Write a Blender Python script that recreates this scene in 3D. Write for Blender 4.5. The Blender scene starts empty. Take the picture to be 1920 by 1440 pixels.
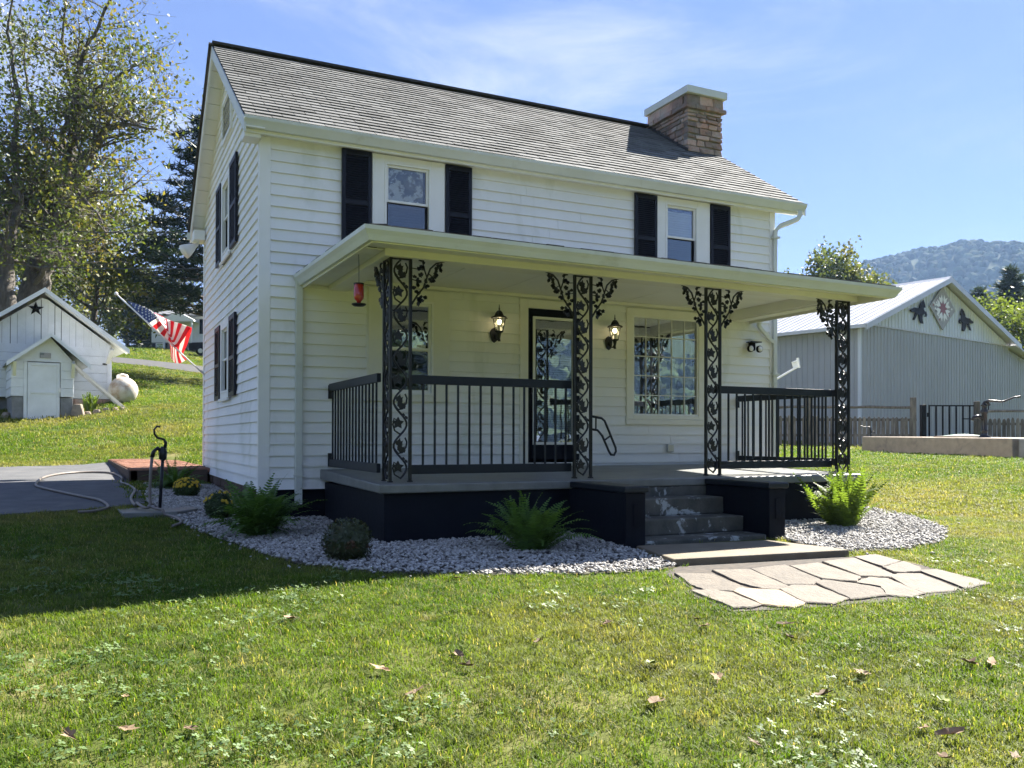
import bpy, math, random
import numpy as np
from mathutils import Vector, Matrix, Euler
# ------------------------------------------------------------------ camera, sky, sun, exposure
S = bpy.context.scene
R = math.radians
cam_d = bpy.data.cameras.new('camera'); cam = bpy.data.objects.new('camera', cam_d)
S.collection.objects.link(cam); S.camera = cam
YAW, PIT, ROL = R(-25.7835), R(.4112), R(.1358)
fw = Vector((-math.sin(YAW)*math.cos(PIT), math.cos(YAW)*math.cos(PIT), math.sin(PIT)))
rt = Vector((math.cos(YAW), math.sin(YAW), 0)); up = rt.cross(fw)
rt, up = rt*math.cos(ROL)+up*math.sin(ROL), up*math.cos(ROL)-rt*math.sin(ROL)
CP = Vector((-1.6922, -10.107, 1.0458))
cam.matrix_world = Matrix(((rt.x, up.x, -fw.x, CP.x), (rt.y, up.y, -fw.y, CP.y), (rt.z, up.z, -fw.z, CP.z), (0, 0, 0, 1)))
cam_d.sensor_width = 36; cam_d.lens = 1616.19*36/1920; cam_d.shift_y = 89.21/1920
cam_d.clip_start = .05; cam_d.clip_end = 9000
SUN = Vector((1.05, .43, 1.0)).normalized()
S.world = bpy.data.worlds.new('World'); S.world.use_nodes = True
wn, wl = S.world.node_tree.nodes, S.world.node_tree.links
wn.clear()
sky = wn.new('ShaderNodeTexSky'); sky.sky_type = 'NISHITA'; sky.sun_disc = False
sky.sun_elevation = math.asin(SUN.z); sky.sun_rotation = math.atan2(SUN.x, SUN.y)
sky.air_density = 1.0; sky.dust_density = .15; sky.ozone_density = 2.2; sky.altitude = 300
geo = wn.new('ShaderNodeTexCoord')
def wnoise(scale, vec, loc, detail, rough, dist, lo, hi):
    mp = wn.new('ShaderNodeMapping'); mp.inputs['Scale'].default_value = vec; mp.inputs['Location'].default_value = loc
    mp.inputs['Rotation'].default_value = (R(8), R(-14), R(20))
    nz = wn.new('ShaderNodeTexNoise'); nz.inputs['Scale'].default_value = scale; nz.inputs['Detail'].default_value = detail
    nz.inputs['Roughness'].default_value = rough; nz.inputs['Distortion'].default_value = dist
    mr = wn.new('ShaderNodeMapRange'); mr.inputs['From Min'].default_value = lo; mr.inputs['From Max'].default_value = hi
    mr.interpolation_type = 'SMOOTHSTEP'
    wl.new(geo.outputs['Generated'], mp.inputs['Vector']); wl.new(mp.outputs[0], nz.inputs['Vector']); wl.new(nz.outputs['Fac'], mr.inputs['Value'])
    return mr.outputs[0]
c1 = wnoise(2.2, (1, 1, 3.4), (3.1, .4, .7), 9, .62, .6, .44, .74)
c2 = wnoise(1.1, (1, 1, 2.0), (.3, 5.4, 1.7), 3, .5, .2, .34, .62)
mul = wn.new('ShaderNodeMath'); mul.operation = 'MULTIPLY'; wl.new(c1, mul.inputs[0]); wl.new(c2, mul.inputs[1])
veil = wnoise(.9, (1, 1, 2.4), (7.3, 2.4, 1.1), 5, .55, .3, .3, .75)
mv = wn.new('ShaderNodeMath'); mv.operation = 'MULTIPLY_ADD'; wl.new(veil, mv.inputs[0]); mv.inputs[1].default_value = .08; wl.new(mul.outputs[0], mv.inputs[2])
hs = wn.new('ShaderNodeHueSaturation'); hs.inputs['Saturation'].default_value = 1.22; hs.inputs['Value'].default_value = 1.0; hs.inputs['Hue'].default_value = .510; wl.new(sky.outputs[0], hs.inputs['Color'])
tint = wn.new('ShaderNodeMix'); tint.data_type = 'RGBA'; tint.blend_type = 'MULTIPLY'; tint.inputs[0].default_value = 1
gm = wn.new('ShaderNodeGamma'); gm.inputs['Gamma'].default_value = .45; wl.new(hs.outputs[0], gm.inputs['Color']); wl.new(gm.outputs[0], tint.inputs[6]); tint.inputs[7].default_value = (.84, 1.0, 1.62, 1)
mx = wn.new('ShaderNodeMix'); mx.data_type = 'RGBA'; wl.new(mv.outputs[0], mx.inputs[0]); mx.clamp_factor = True
wl.new(tint.outputs[2], mx.inputs[6]); mx.inputs[7].default_value = (3.2, 3.4, 3.75, 1)
bg = wn.new('ShaderNodeBackground'); bg.inputs['Strength'].default_value = .052
wo = wn.new('ShaderNodeOutputWorld'); wl.new(mx.outputs[2], bg.inputs['Color']); wl.new(bg.outputs[0], wo.inputs['Surface'])
sd = bpy.data.lights.new('sun', 'SUN'); sd.energy = 5.0; sd.angle = R(.53); sd.color = (1, .94, .84)
so = bpy.data.objects.new('sun', sd); S.collection.objects.link(so)
so.rotation_euler = (-SUN).to_track_quat('-Z', 'Y').to_euler()
S.view_settings.view_transform = 'Standard'; S.view_settings.look = 'None'
S.view_settings.gamma = 1; S.view_settings.use_curve_mapping = False; S.view_settings.exposure = 2.24
S.render.engine = 'CYCLES'
cy = S.cycles; cy.max_bounces = 8; cy.diffuse_bounces = 4; cy.glossy_bounces = 4; cy.transmission_bounces = 4
cy.transparent_max_bounces = 12; cy.volume_bounces = 0; cy.use_denoising = True; cy.sample_clamp_indirect = 6
cy.caustics_reflective = False; cy.caustics_refractive = False
rng = random.Random(7); nr = np.random.RandomState(7)
COL = S.collection
# ------------------------------------------------------------------ helpers
def nd(t, ty, **kw):
    n = t.nodes.new(ty)
    for k, v in kw.items():
        if k in n.inputs: n.inputs[k].default_value = v
        else: setattr(n, k, v)
    return n
def c4(c): return (c[0], c[1], c[2], 1)
def ramp(t, fac, a, b, lo=.35, hi=.65):
    mr = nd(t, 'ShaderNodeMapRange'); mr.inputs['From Min'].default_value = lo; mr.inputs['From Max'].default_value = hi
    t.links.new(fac, mr.inputs['Value'])
    mx = nd(t, 'ShaderNodeMix', data_type='RGBA'); t.links.new(mr.outputs[0], mx.inputs[0])
    for i, c in ((6, a), (7, b)):
        if hasattr(c, 'is_linked'): t.links.new(c, mx.inputs[i])
        else: mx.inputs[i].default_value = c4(c)
    return mx.outputs[2]
def noise(t, scale, detail=4, rough=.55, vec=(1, 1, 1), dist=0, coord='Object', rot=(0, 0, 0)):
    mp = nd(t, 'ShaderNodeMapping'); mp.inputs['Scale'].default_value = vec; mp.inputs['Rotation'].default_value = rot
    if coord == 'World': t.links.new(nd(t, 'ShaderNodeNewGeometry').outputs['Position'], mp.inputs['Vector'])
    else: t.links.new(nd(t, 'ShaderNodeTexCoord').outputs[coord], mp.inputs['Vector'])
    n = nd(t, 'ShaderNodeTexNoise'); n.inputs['Scale'].default_value = scale; n.inputs['Detail'].default_value = detail
    n.inputs['Roughness'].default_value = rough; n.inputs['Distortion'].default_value = dist
    t.links.new(mp.outputs[0], n.inputs['Vector'])
    return n.outputs['Fac']
def mat(name, a, b=None, scale=6, lo=.35, hi=.65, rough=.6, bump=0, bscale=60, metal=0, spec=.5, vec=(1, 1, 1), coord='World', rv=0,
        c=None, cscale=1, clo=.55, chi=.75, island=0, transl=0, bdist=.004, cvec=(1, 1, 1)):
    """principled material: colour a..b by noise, patches of c, random lightness rv per object, relief by bump"""
    m = bpy.data.materials.new(name); m.use_nodes = True; t = m.node_tree; p = t.nodes['Principled BSDF']
    col = None
    if b is not None: col = ramp(t, noise(t, scale, 5, .6, vec, coord=coord), a, b, lo, hi)
    if c is not None: col = ramp(t, noise(t, cscale, 6, .65, cvec, .4, coord=coord), col if col is not None else a, c, clo, chi)
    if rv or island:
        src = nd(t, 'ShaderNodeObjectInfo').outputs['Random']
        if island:
            ad = nd(t, 'ShaderNodeMath', operation='ADD'); t.links.new(nd(t, 'ShaderNodeNewGeometry').outputs['Random Per Island'], ad.inputs[0])
            t.links.new(src, ad.inputs[1]); fr = nd(t, 'ShaderNodeMath', operation='FRACT'); t.links.new(ad.outputs[0], fr.inputs[0]); src = fr.outputs[0]
        k = rv or island
        mr = nd(t, 'ShaderNodeMapRange'); mr.inputs['To Min'].default_value = 1-k; mr.inputs['To Max'].default_value = 1+k; t.links.new(src, mr.inputs['Value'])
        mm = nd(t, 'ShaderNodeVectorMath', operation='SCALE')
        if col is not None: t.links.new(col, mm.inputs[0])
        else: mm.inputs[0].default_value = a
        t.links.new(mr.outputs[0], mm.inputs['Scale']); col = mm.outputs[0]
    if col is not None: t.links.new(col, p.inputs['Base Color'])
    else: p.inputs['Base Color'].default_value = c4(a)
    p.inputs['Roughness'].default_value = rough; p.inputs['Metallic'].default_value = metal; p.inputs['Specular IOR Level'].default_value = spec
    if bump:
        bm_ = nd(t, 'ShaderNodeBump'); bm_.inputs['Strength'].default_value = bump; bm_.inputs['Distance'].default_value = bdist
        t.links.new(noise(t, bscale, 6, .6, coord=coord), bm_.inputs['Height']); t.links.new(bm_.outputs[0], p.inputs['Normal'])
    if transl:
        o = t.nodes['Material Output']; tr = nd(t, 'ShaderNodeBsdfTranslucent'); ms = nd(t, 'ShaderNodeMixShader'); ms.inputs[0].default_value = transl
        if col is not None:
            sc_ = nd(t, 'ShaderNodeVectorMath', operation='MULTIPLY'); sc_.inputs[1].default_value = (1.9, 1.9, .9); t.links.new(col, sc_.inputs[0]); t.links.new(sc_.outputs[0], tr.inputs['Color'])
        else: tr.inputs['Color'].default_value = c4([min(1, a[0]*1.9), min(1, a[1]*1.9), a[2]])
        t.links.new(p.outputs[0], ms.inputs[1]); t.links.new(tr.outputs[0], ms.inputs[2]); t.links.new(ms.outputs[0], o.inputs['Surface'])
    return m
def tag(o, label=None, cat=None, group=None, kind=None):
    if label: o['label'] = label
    if cat: o['category'] = cat
    if group: o['group'] = group
    if kind: o['kind'] = kind
    return o
def thing(name, loc, label, cat, group=None, rz=0, rot=None):
    o = bpy.data.objects.new(name, None); COL.objects.link(o); o.empty_display_size = .1
    o.location = loc; o.rotation_euler = rot or (0, 0, rz)
    return tag(o, label, cat, group)
def link(name, me, parent=None, loc=None, rot=None, scale=None):
    o = bpy.data.objects.new(name, me); COL.objects.link(o)
    if parent is not None: o.parent = parent
    if loc is not None: o.location = loc
    if rot is not None: o.rotation_euler = rot
    if scale is not None: o.scale = scale
    return o
class MB:
    def __init__(s): s.v = []; s.f = []; s.m = []; s.mi = 0
    def add(s, vs, fs):
        n = len(s.v); s.v += [tuple(v) for v in vs]; s.f += [tuple(i+n for i in f) for f in fs]; s.m += [s.mi]*len(fs); return s
    def hexa(s, p):  # 8 corners: bottom 4 ccw, top 4 ccw
        return s.add(p, [(3, 2, 1, 0), (4, 5, 6, 7), (0, 1, 5, 4), (1, 2, 6, 5), (2, 3, 7, 6), (3, 0, 4, 7)])
    def box(s, x0, x1, y0, y1, z0, z1):
        return s.hexa([(x0, y0, z0), (x1, y0, z0), (x1, y1, z0), (x0, y1, z0), (x0, y0, z1), (x1, y0, z1), (x1, y1, z1), (x0, y1, z1)])
    def beam(s, a, b, w, h, upv=(0, 0, 1)):
        a, b = Vector(a), Vector(b); d = (b-a).normalized(); u = Vector(upv); sd_ = d.cross(u)
        if sd_.length < 1e-4: sd_ = Vector((1, 0, 0))
        sd_.normalize(); u = sd_.cross(d); x = sd_*w/2; y = u*h/2
        return s.hexa([a-x-y, a+x-y, b+x-y, b-x-y, a-x+y, a+x+y, b+x+y, b-x+y])
    def prism(s, poly, o, ax, ay, depth):  # polygon in plane o+ax*u+ay*v, thickness along depth vector
        o, ax, ay, dp = Vector(o), Vector(ax), Vector(ay), Vector(depth); n = len(poly)
        A = [o+ax*u+ay*v for u, v in poly]; B = [a+dp for a in A]
        return s.add(A+B, [tuple(range(n)), tuple(range(2*n-1, n-1, -1))]+[(i, i+n, (i+1) % n+n, (i+1) % n) for i in range(n)])
    def tube(s, pts, r, n=8, caps=True, squash=1):
        pts = [Vector(p) for p in pts]; k = len(pts); rs = r if hasattr(r, '__len__') else [r]*k
        V = []; prev = None
        for i, p in enumerate(pts):
            d = (pts[min(i+1, k-1)]-pts[max(i-1, 0)])
            d = d.normalized() if d.length > 1e-9 else Vector((0, 0, 1))
            if prev is None:
                a = d.cross(Vector((0, 0, 1)));
                if a.length < .05: a = d.cross(Vector((0, 1, 0)))
            else: a = prev-d*prev.dot(d)
            a.normalize(); prev = a; b = d.cross(a)
            for j in range(n):
                th = 2*math.pi*j/n; V.append(p+a*math.cos(th)*rs[i]+b*math.sin(th)*rs[i]*squash)
        F = [(i*n+j, i*n+(j+1) % n, (i+1)*n+(j+1) % n, (i+1)*n+j) for i in range(k-1) for j in range(n)]
        if caps: F += [tuple(range(n-1, -1, -1)), tuple(range((k-1)*n, k*n))]
        return s.add(V, F)
    def lathe(s, prof, c=(0, 0, 0), n=14, axis=2, sx=1, sy=1):
        V = []; k = len(prof)
        for r, z in prof:
            for j in range(n):
                th = 2*math.pi*j/n; q = (r*math.cos(th)*sx, r*math.sin(th)*sy, z)
                if axis == 1: q = (q[0], q[2], q[1])
                if axis == 0: q = (q[2], q[0], q[1])
                V.append((q[0]+c[0], q[1]+c[1], q[2]+c[2]))
        F = [(i*n+j, i*n+(j+1) % n, (i+1)*n+(j+1) % n, (i+1)*n+j) for i in range(k-1) for j in range(n)]
        F += [tuple(range(n-1, -1, -1)), tuple(range((k-1)*n, k*n))]
        return s.add(V, F)
    def mesh(s, name, m, smooth=False):
        me = bpy.data.meshes.new(name); me.from_pydata([tuple(v) for v in s.v], [], s.f)
        ms = m if isinstance(m, (list, tuple)) else [m]
        for q in ms: me.materials.append(q)
        if len(ms) > 1: me.polygons.foreach_set('material_index', s.m)
        if smooth: me.polygons.foreach_set('use_smooth', [True]*len(me.polygons))
        me.update(); return me
    def build(s, name, m, parent=None, smooth=False, bevel=0, loc=None, rot=None):
        o = link(name, s.mesh(name, m, smooth), parent, loc, rot)
        if bevel: b = o.modifiers.new('bevel', 'BEVEL'); b.width = bevel; b.segments = 2; b.limit_method = 'ANGLE'
        return o
def npmesh(name, V, F, m, smooth=False):  # F: (n,3) or (n,4) array
    me = bpy.data.meshes.new(name); V = np.asarray(V, np.float32); F = np.asarray(F, np.int32); k = F.shape[1]
    me.vertices.add(len(V)); me.vertices.foreach_set('co', V.ravel()); me.loops.add(F.size); me.loops.foreach_set('vertex_index', F.ravel())
    me.polygons.add(len(F)); me.polygons.foreach_set('loop_start', np.arange(0, F.size, k, dtype=np.int32)); me.polygons.foreach_set('loop_total', np.full(len(F), k, np.int32))
    if smooth: me.polygons.foreach_set('use_smooth', np.ones(len(F), bool))
    me.materials.append(m); me.update(calc_edges=True); me.validate(); return me
def copy_tree(o, parent=None, loc=None, rz=None, label=None):
    c = o.copy(); COL.objects.link(c)
    if parent is not None: c.parent = parent
    if loc is not None: c.location = loc
    if rz is not None: c.rotation_euler = (0, 0, rz)
    if label: c['label'] = label
    for ch in [x for x in o.children]: copy_tree(ch, c)
    return c
def instancer(name, P, ROT, SC, IDX, meshes, kind='stuff'):
    """points mesh + geometry nodes that put one of the given meshes on each point"""
    src = bpy.data.collections.new(name+'_pieces')
    for i, me in enumerate(meshes):
        o = bpy.data.objects.new('%s_piece_%02d' % (name, i), me); src.objects.link(o)
    me = bpy.data.meshes.new(name); n = len(P); me.vertices.add(n); me.vertices.foreach_set('co', np.asarray(P, np.float32).ravel())
    for an, ty, arr, key in (('rot', 'FLOAT_VECTOR', ROT, 'vector'), ('scl', 'FLOAT_VECTOR', SC, 'vector'), ('idx', 'INT', IDX, 'value')):
        a = me.attributes.new(an, ty, 'POINT'); a.data.foreach_set(key, np.asarray(arr, np.int32 if ty == 'INT' else np.float32).ravel())
    o = bpy.data.objects.new(name, me); COL.objects.link(o); o['kind'] = kind
    ng = bpy.data.node_groups.new(name, 'GeometryNodeTree')
    ng.interface.new_socket('Geometry', in_out='INPUT', socket_type='NodeSocketGeometry'); ng.interface.new_socket('Geometry', in_out='OUTPUT', socket_type='NodeSocketGeometry')
    gi = ng.nodes.new('NodeGroupInput'); go = ng.nodes.new('NodeGroupOutput'); ip = ng.nodes.new('GeometryNodeInstanceOnPoints'); ci = ng.nodes.new('GeometryNodeCollectionInfo')
    ci.inputs['Collection'].default_value = src; ci.inputs['Separate Children'].default_value = True; ci.inputs['Reset Children'].default_value = True
    L = ng.links.new; L(gi.outputs[0], ip.inputs['Points']); L(ci.outputs[0], ip.inputs['Instance']); ip.inputs['Pick Instance'].default_value = True
    for an, ty, sock in (('rot', 'FLOAT_VECTOR', 'Rotation'), ('scl', 'FLOAT_VECTOR', 'Scale'), ('idx', 'INT', 'Instance Index')):
        na = ng.nodes.new('GeometryNodeInputNamedAttribute'); na.data_type = ty; na.inputs['Name'].default_value = an
        L(next(s for s in na.outputs if s.enabled and s.name == 'Attribute'), ip.inputs[sock])
    L(ip.outputs[0], go.inputs[0]); md = o.modifiers.new('scatter', 'NODES'); md.node_group = ng
    return o
def camxy(x, y):  # depth and lateral offset from the photographer's standpoint
    dx, dy = x-CP.x, y-CP.y
    return dx*.435+dy*.9, dx*.9-dy*.435
def AT(lat, dep): return (CP.x+.435*dep+.9*lat, CP.y+.9*dep-.435*lat)
def inpoly(x, y, poly):
    ins = np.zeros(np.shape(x), bool); j = len(poly)-1
    for i in range(len(poly)):
        xi, yi = poly[i]; xj, yj = poly[j]
        c = ((yi > y) != (yj > y)) & (x < (xj-xi)*(y-yi)/((yj-yi) or 1e-9)+xi); ins ^= c; j = i
    return ins
# ------------------------------------------------------------------ materials
M = {}
M['soil'] = mat('lawn_soil', (.05, .07, .015), (.10, .115, .03), 3, rough=1, c=(.24, .21, .09), cscale=.5, clo=.52, chi=.72, bump=.6, bscale=30, bdist=.02, spec=.1)
M['far_lawn'] = M['soil']
M['siding'] = mat('white_siding', (.86, .86, .845), (.82, .825, .81), 1.3, rough=.5, bump=.15, bscale=9, bdist=.006, rv=.03, c=(.60, .62, .55), cscale=1.3, clo=.54, chi=.78, cvec=(1, 1, .45))
M['trim'] = mat('white_trim', (.85, .85, .83), (.78, .79, .76), 2, .45, .8, rough=.42, bump=.08, bscale=20)
M['cream'] = mat('cream_trim', (.82, .81, .73), (.77, .76, .68), 2, rough=.5)
M['soffit'] = mat('soffit', (.86, .86, .81), (.82, .82, .77), 2, rough=.6)
M['gutter'] = mat('gutter_metal', (.66, .69, .66), (.58, .61, .57), 1.4, rough=.38, c=(.45, .46, .40), cscale=3, clo=.6, chi=.85)
M['navy'] = mat('navy_paint', (.0035, .005, .010), (.006, .008, .014), 3, rough=.6, spec=.12, bump=.35, bscale=14, bdist=.012, c=(.014, .017, .022), cscale=2, clo=.6, chi=.8)
M['shutter'] = mat('shutter_paint', (.007, .008, .017), (.010, .012, .022), 4, rough=.45, spec=.3)
M['rail'] = mat('rail_paint', (.008, .012, .019), (.012, .017, .024), 6, rough=.42, spec=.3, bump=.3, bscale=25)
M['iron'] = mat('black_iron', (.006, .007, .009), (.011, .012, .016), 18, rough=.38, spec=.4, bump=.4, bscale=40, bdist=.003)
M['shingle'] = mat('asphalt_shingle', (.112, .115, .114), (.146, .15, .148), 1.2, rough=.92, island=.24, bump=.8, bscale=160, bdist=.003, c=(.10, .10, .098), cscale=.9, clo=.5, chi=.8, spec=.25)
M['ridge'] = mat('ridge_shingle', (.035, .033, .032), (.05, .047, .045), 5, rough=.95)
M['mortar'] = mat('mortar', (.30, .285, .26), (.22, .205, .185), 7, rough=.95, bump=.9, bscale=30, bdist=.01)
M['stone'] = mat('sandstone', (.44, .27, .21), (.35, .31, .27), 4, rough=.9, rv=.45, bump=1, bscale=22, bdist=.02, c=(.15, .12, .10), cscale=5, clo=.5, chi=.75)
M['concrete'] = mat('porch_concrete', (.125, .13, .122), (.19, .195, .18), 3, rough=.42, bump=.3, bscale=60, c=(.09, .10, .10), cscale=1.4, clo=.48, chi=.7, spec=.6)
M['step'] = mat('step_concrete', (.11, .105, .085), (.05, .052, .045), 4, rough=.75, bump=.8, bscale=30, bdist=.012, c=(.40, .42, .41), cscale=5, clo=.57, chi=.62)
M['path_slab'] = mat('path_concrete', (.15, .12, .078), (.19, .16, .11), 5, rough=.85, bump=.8, bscale=90, c=(.14, .12, .085), cscale=2.2, clo=.5, chi=.75)
M['flag'] = mat('flagstone', (.155, .13, .10), (.105, .09, .072), 6, rough=.85, rv=.22, bump=1, bscale=28, bdist=.01, c=(.07, .06, .048), cscale=11, clo=.55, chi=.75, cvec=(1.6, .5, 1))
M['flag_tan'] = mat('flagstone_tan', (.27, .19, .10), (.23, .19, .14), 5, rough=.8, bump=1, bscale=28, bdist=.01)
M['asphalt'] = mat('asphalt', (.085, .088, .092), (.12, .122, .124), 3, rough=.9, spec=.2, bump=.7, bscale=120, bdist=.006, c=(.16, .153, .14), cscale=1.3, clo=.55, chi=.8)
M['gravel'] = mat('white_gravel', (.46, .445, .41), (.22, .21, .195), 30, rough=.75, island=.30, bump=.4, bscale=70)
M['bed_soil'] = mat('bed_soil', (.09, .075, .06), (.05, .045, .04), 20, rough=1)
M['brick'] = mat('brick_top', (.33, .16, .10), (.24, .12, .08), 4, rough=.85, rv=.25, bump=.7, bscale=40, bdist=.01)
M['oldwood'] = mat('old_timber', (.10, .065, .045), (.05, .035, .028), 4, vec=(1, 1, 6), rough=.9, bump=.8, bscale=20)
M['greywood'] = mat('weathered_wood', (.22, .195, .16), (.10, .088, .072), 3, vec=(5, 5, 1), rough=.9, rv=.4, bump=.9, bscale=25, bdist=.01)
M['shedwhite'] = mat('shed_white', (.80, .82, .84), (.72, .74, .75), 3, rough=.6, rv=.03, bump=.4, bscale=18)
M['block'] = mat('concrete_block', (.27, .27, .265), (.20, .20, .195), 5, rough=.95, bump=.7, bscale=60)
M['metalroof'] = mat('metal_roof', (.56, .57, .58), (.50, .51, .52), 2, rough=.32, metal=.25)
M['greyroof'] = mat('grey_roof', (.20, .21, .22), (.14, .145, .15), 2, rough=.6)
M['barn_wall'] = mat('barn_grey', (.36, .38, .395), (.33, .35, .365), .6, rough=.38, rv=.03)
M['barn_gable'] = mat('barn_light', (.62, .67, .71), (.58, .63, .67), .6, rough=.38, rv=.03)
M['white'] = mat('white_plastic', (.82, .82, .80), rough=.35)
M['whitemetal'] = mat('white_enamel', (.58, .56, .50), (.48, .46, .40), 2.5, rough=.4, c=(.32, .22, .13), cscale=1.6, clo=.50, chi=.68, bump=.2, bscale=8)
M['black'] = mat('black_paint', (.006, .006, .007), rough=.5, spec=.2)
M['alu'] = mat('aluminium', (.55, .55, .53), rough=.35, metal=.8)
M['hose'] = mat('hose_rubber', (.17, .145, .125), rough=.5)
M['rust'] = mat('rusty_iron', (.035, .024, .020), (.06, .03, .02), 12, rough=.7, bump=.6, bscale=50)
M['cistern'] = mat('cistern_concrete', (.34, .275, .21), (.27, .22, .17), 6, rough=.9, bump=.8, bscale=45, bdist=.01, c=(.19, .155, .13), cscale=3)
M['greenlid'] = mat('green_lid', (.05, .20, .12), rough=.5)
M['red'] = mat('flag_red', (.50, .016, .030), rough=.75, transl=.25)
M['cloth_white'] = mat('flag_white', (.78, .78, .80), rough=.8, transl=.25)
M['cloth_blue'] = mat('flag_blue', (.016, .028, .13), rough=.75, transl=.15)
M['redglass'] = mat('red_glass', (.42, .03, .02), rough=.12, spec=.8)
M['mauve'] = mat('quilt_mauve', (.30, .13, .16), rough=.6)
M['qgrey'] = mat('quilt_grey', (.30, .31, .32), (.42, .40, .42), 9, rough=.6)
M['qdark'] = mat('quilt_dark', (.06, .065, .07), rough=.6)
M['bark'] = mat('bark', (.13, .115, .10), (.06, .052, .045), 2.5, vec=(3, 3, .6), rough=.95, bump=1, bscale=9, bdist=.05)
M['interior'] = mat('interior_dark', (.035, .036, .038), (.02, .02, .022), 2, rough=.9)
M['curtain'] = mat('curtain', (.60, .60, .58), (.45, .46, .45), 3, rough=.9)
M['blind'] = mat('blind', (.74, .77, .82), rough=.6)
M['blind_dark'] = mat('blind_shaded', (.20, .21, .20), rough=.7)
def leafmat(name, a, b, c=None, sc=.5, tr=.35, rough=.55, isl=.35, cs=.25, clo=.5, chi=.7): return mat(name, a, b, sc, rough=rough, island=isl, transl=tr, c=c, cscale=cs, clo=clo, chi=chi, spec=.4)
M['maple_leaf'] = leafmat('maple_leaves', (.055, .085, .020), (.10, .115, .028), (.19, .135, .035))
M['spruce'] = leafmat('pine_needles', (.012, .028, .016), (.022, .042, .020), tr=.1)
M['dist_leaf'] = leafmat('distant_leaves', (.060, .085, .028), (.085, .10, .035), (.14, .12, .04))
M['dist_conifer'] = leafmat('distant_needles', (.028, .045, .026), (.04, .06, .03), tr=.15)
M['yellow_leaf'] = leafmat('yellow_green_leaves', (.075, .11, .022), (.11, .135, .03), tr=.4)
M['fern'] = leafmat('fern_fronds', (.055, .12, .022), (.085, .155, .03), sc=4, tr=.35, isl=.3)
M['fern_lit'] = leafmat('sunlit_fern_fronds', (.075, .125, .02), (.11, .16, .03), sc=4, tr=.4, isl=.3)  # lighter, yellower copy of the fern colour, with sunlight put into it
M['mumleaf'] = leafmat('mum_leaves', (.035, .065, .02), (.05, .085, .025), sc=6, tr=.2)
M['bushleaf'] = leafmat('bush_leaves', (.032, .048, .018), (.05, .06, .022), (.12, .045, .03), sc=6, tr=.2, cs=9, clo=.55, chi=.7)
M['yellowflower'] = mat('yellow_flower', (.62, .45, .03), (.50, .34, .02), 40, rough=.7)
M['dead'] = mat('dead_leaf', (.16, .095, .05), (.27, .19, .11), 14, rough=.8, rv=.4)
M['deadgreen'] = mat('fallen_green_leaf', (.17, .24, .035), (.25, .28, .05), 14, rough=.6)
M['clover'] = mat('clover', (.085, .15, .04), (.12, .18, .055), 6, rough=.6, island=.25, transl=.2, spec=.4)
def grassmat():
    m = bpy.data.materials.new('grass_blades'); m.use_nodes = True; t = m.node_tree; p = t.nodes['Principled BSDF']
    g = ramp(t, noise(t, 1.1, 5, .6, coord='World'), (.066, .138, .010), (.120, .188, .018), .35, .65)
    g = ramp(t, noise(t, .33, 5, .62, coord='World', dist=.5), g, (.25, .225, .085), .46, .74)
    g = ramp(t, noise(t, 2.6, 4, .6, coord='World'), g, (.30, .26, .12), .63, .80)
    g2 = nd(t, 'ShaderNodeMapRange'); g2.inputs['From Min'].default_value = .3; g2.inputs['From Max'].default_value = .7; g2.inputs['To Min'].default_value = .50; g2.inputs['To Max'].default_value = 1.12; t.links.new(noise(t, 5.5, 4, .65, coord='World'), g2.inputs['Value'])
    g3 = nd(t, 'ShaderNodeVectorMath', operation='SCALE'); t.links.new(g, g3.inputs[0]); t.links.new(g2.outputs[0], g3.inputs['Scale']); g = g3.outputs[0]
    ob = nd(t, 'ShaderNodeObjectInfo'); isl = nd(t, 'ShaderNodeNewGeometry')
    ad = nd(t, 'ShaderNodeMath', operation='ADD'); t.links.new(ob.outputs['Random'], ad.inputs[0]); t.links.new(isl.outputs['Random Per Island'], ad.inputs[1])
    fr = nd(t, 'ShaderNodeMath', operation='FRACT'); t.links.new(ad.outputs[0], fr.inputs[0])
    g = ramp(t, fr.outputs[0], g, (.30, .26, .12), .88, 1.0)
    mr = nd(t, 'ShaderNodeMapRange'); mr.inputs['To Min'].default_value = .68; mr.inputs['To Max'].default_value = 1.25; t.links.new(fr.outputs[0], mr.inputs['Value'])
    mm = nd(t, 'ShaderNodeVectorMath', operation='SCALE'); t.links.new(g, mm.inputs[0]); t.links.new(mr.outputs[0], mm.inputs['Scale'])
    t.links.new(mm.outputs[0], p.inputs['Base Color']); p.inputs['Roughness'].default_value = .6; p.inputs['Specular IOR Level'].default_value = .28
    tr = nd(t, 'ShaderNodeBsdfTranslucent'); s2 = nd(t, 'ShaderNodeVectorMath', operation='MULTIPLY'); s2.inputs[1].default_value = (2.0, 1.9, .9)
    t.links.new(mm.outputs[0], s2.inputs[0]); t.links.new(s2.outputs[0], tr.inputs['Color']); ms = nd(t, 'ShaderNodeMixShader'); ms.inputs[0].default_value = .4
    t.links.new(p.outputs[0], ms.inputs[1]); t.links.new(tr.outputs[0], ms.inputs[2]); t.links.new(ms.outputs[0], t.nodes['Material Output'].inputs['Surface'])
    return m
M['grass'] = grassmat()
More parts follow.
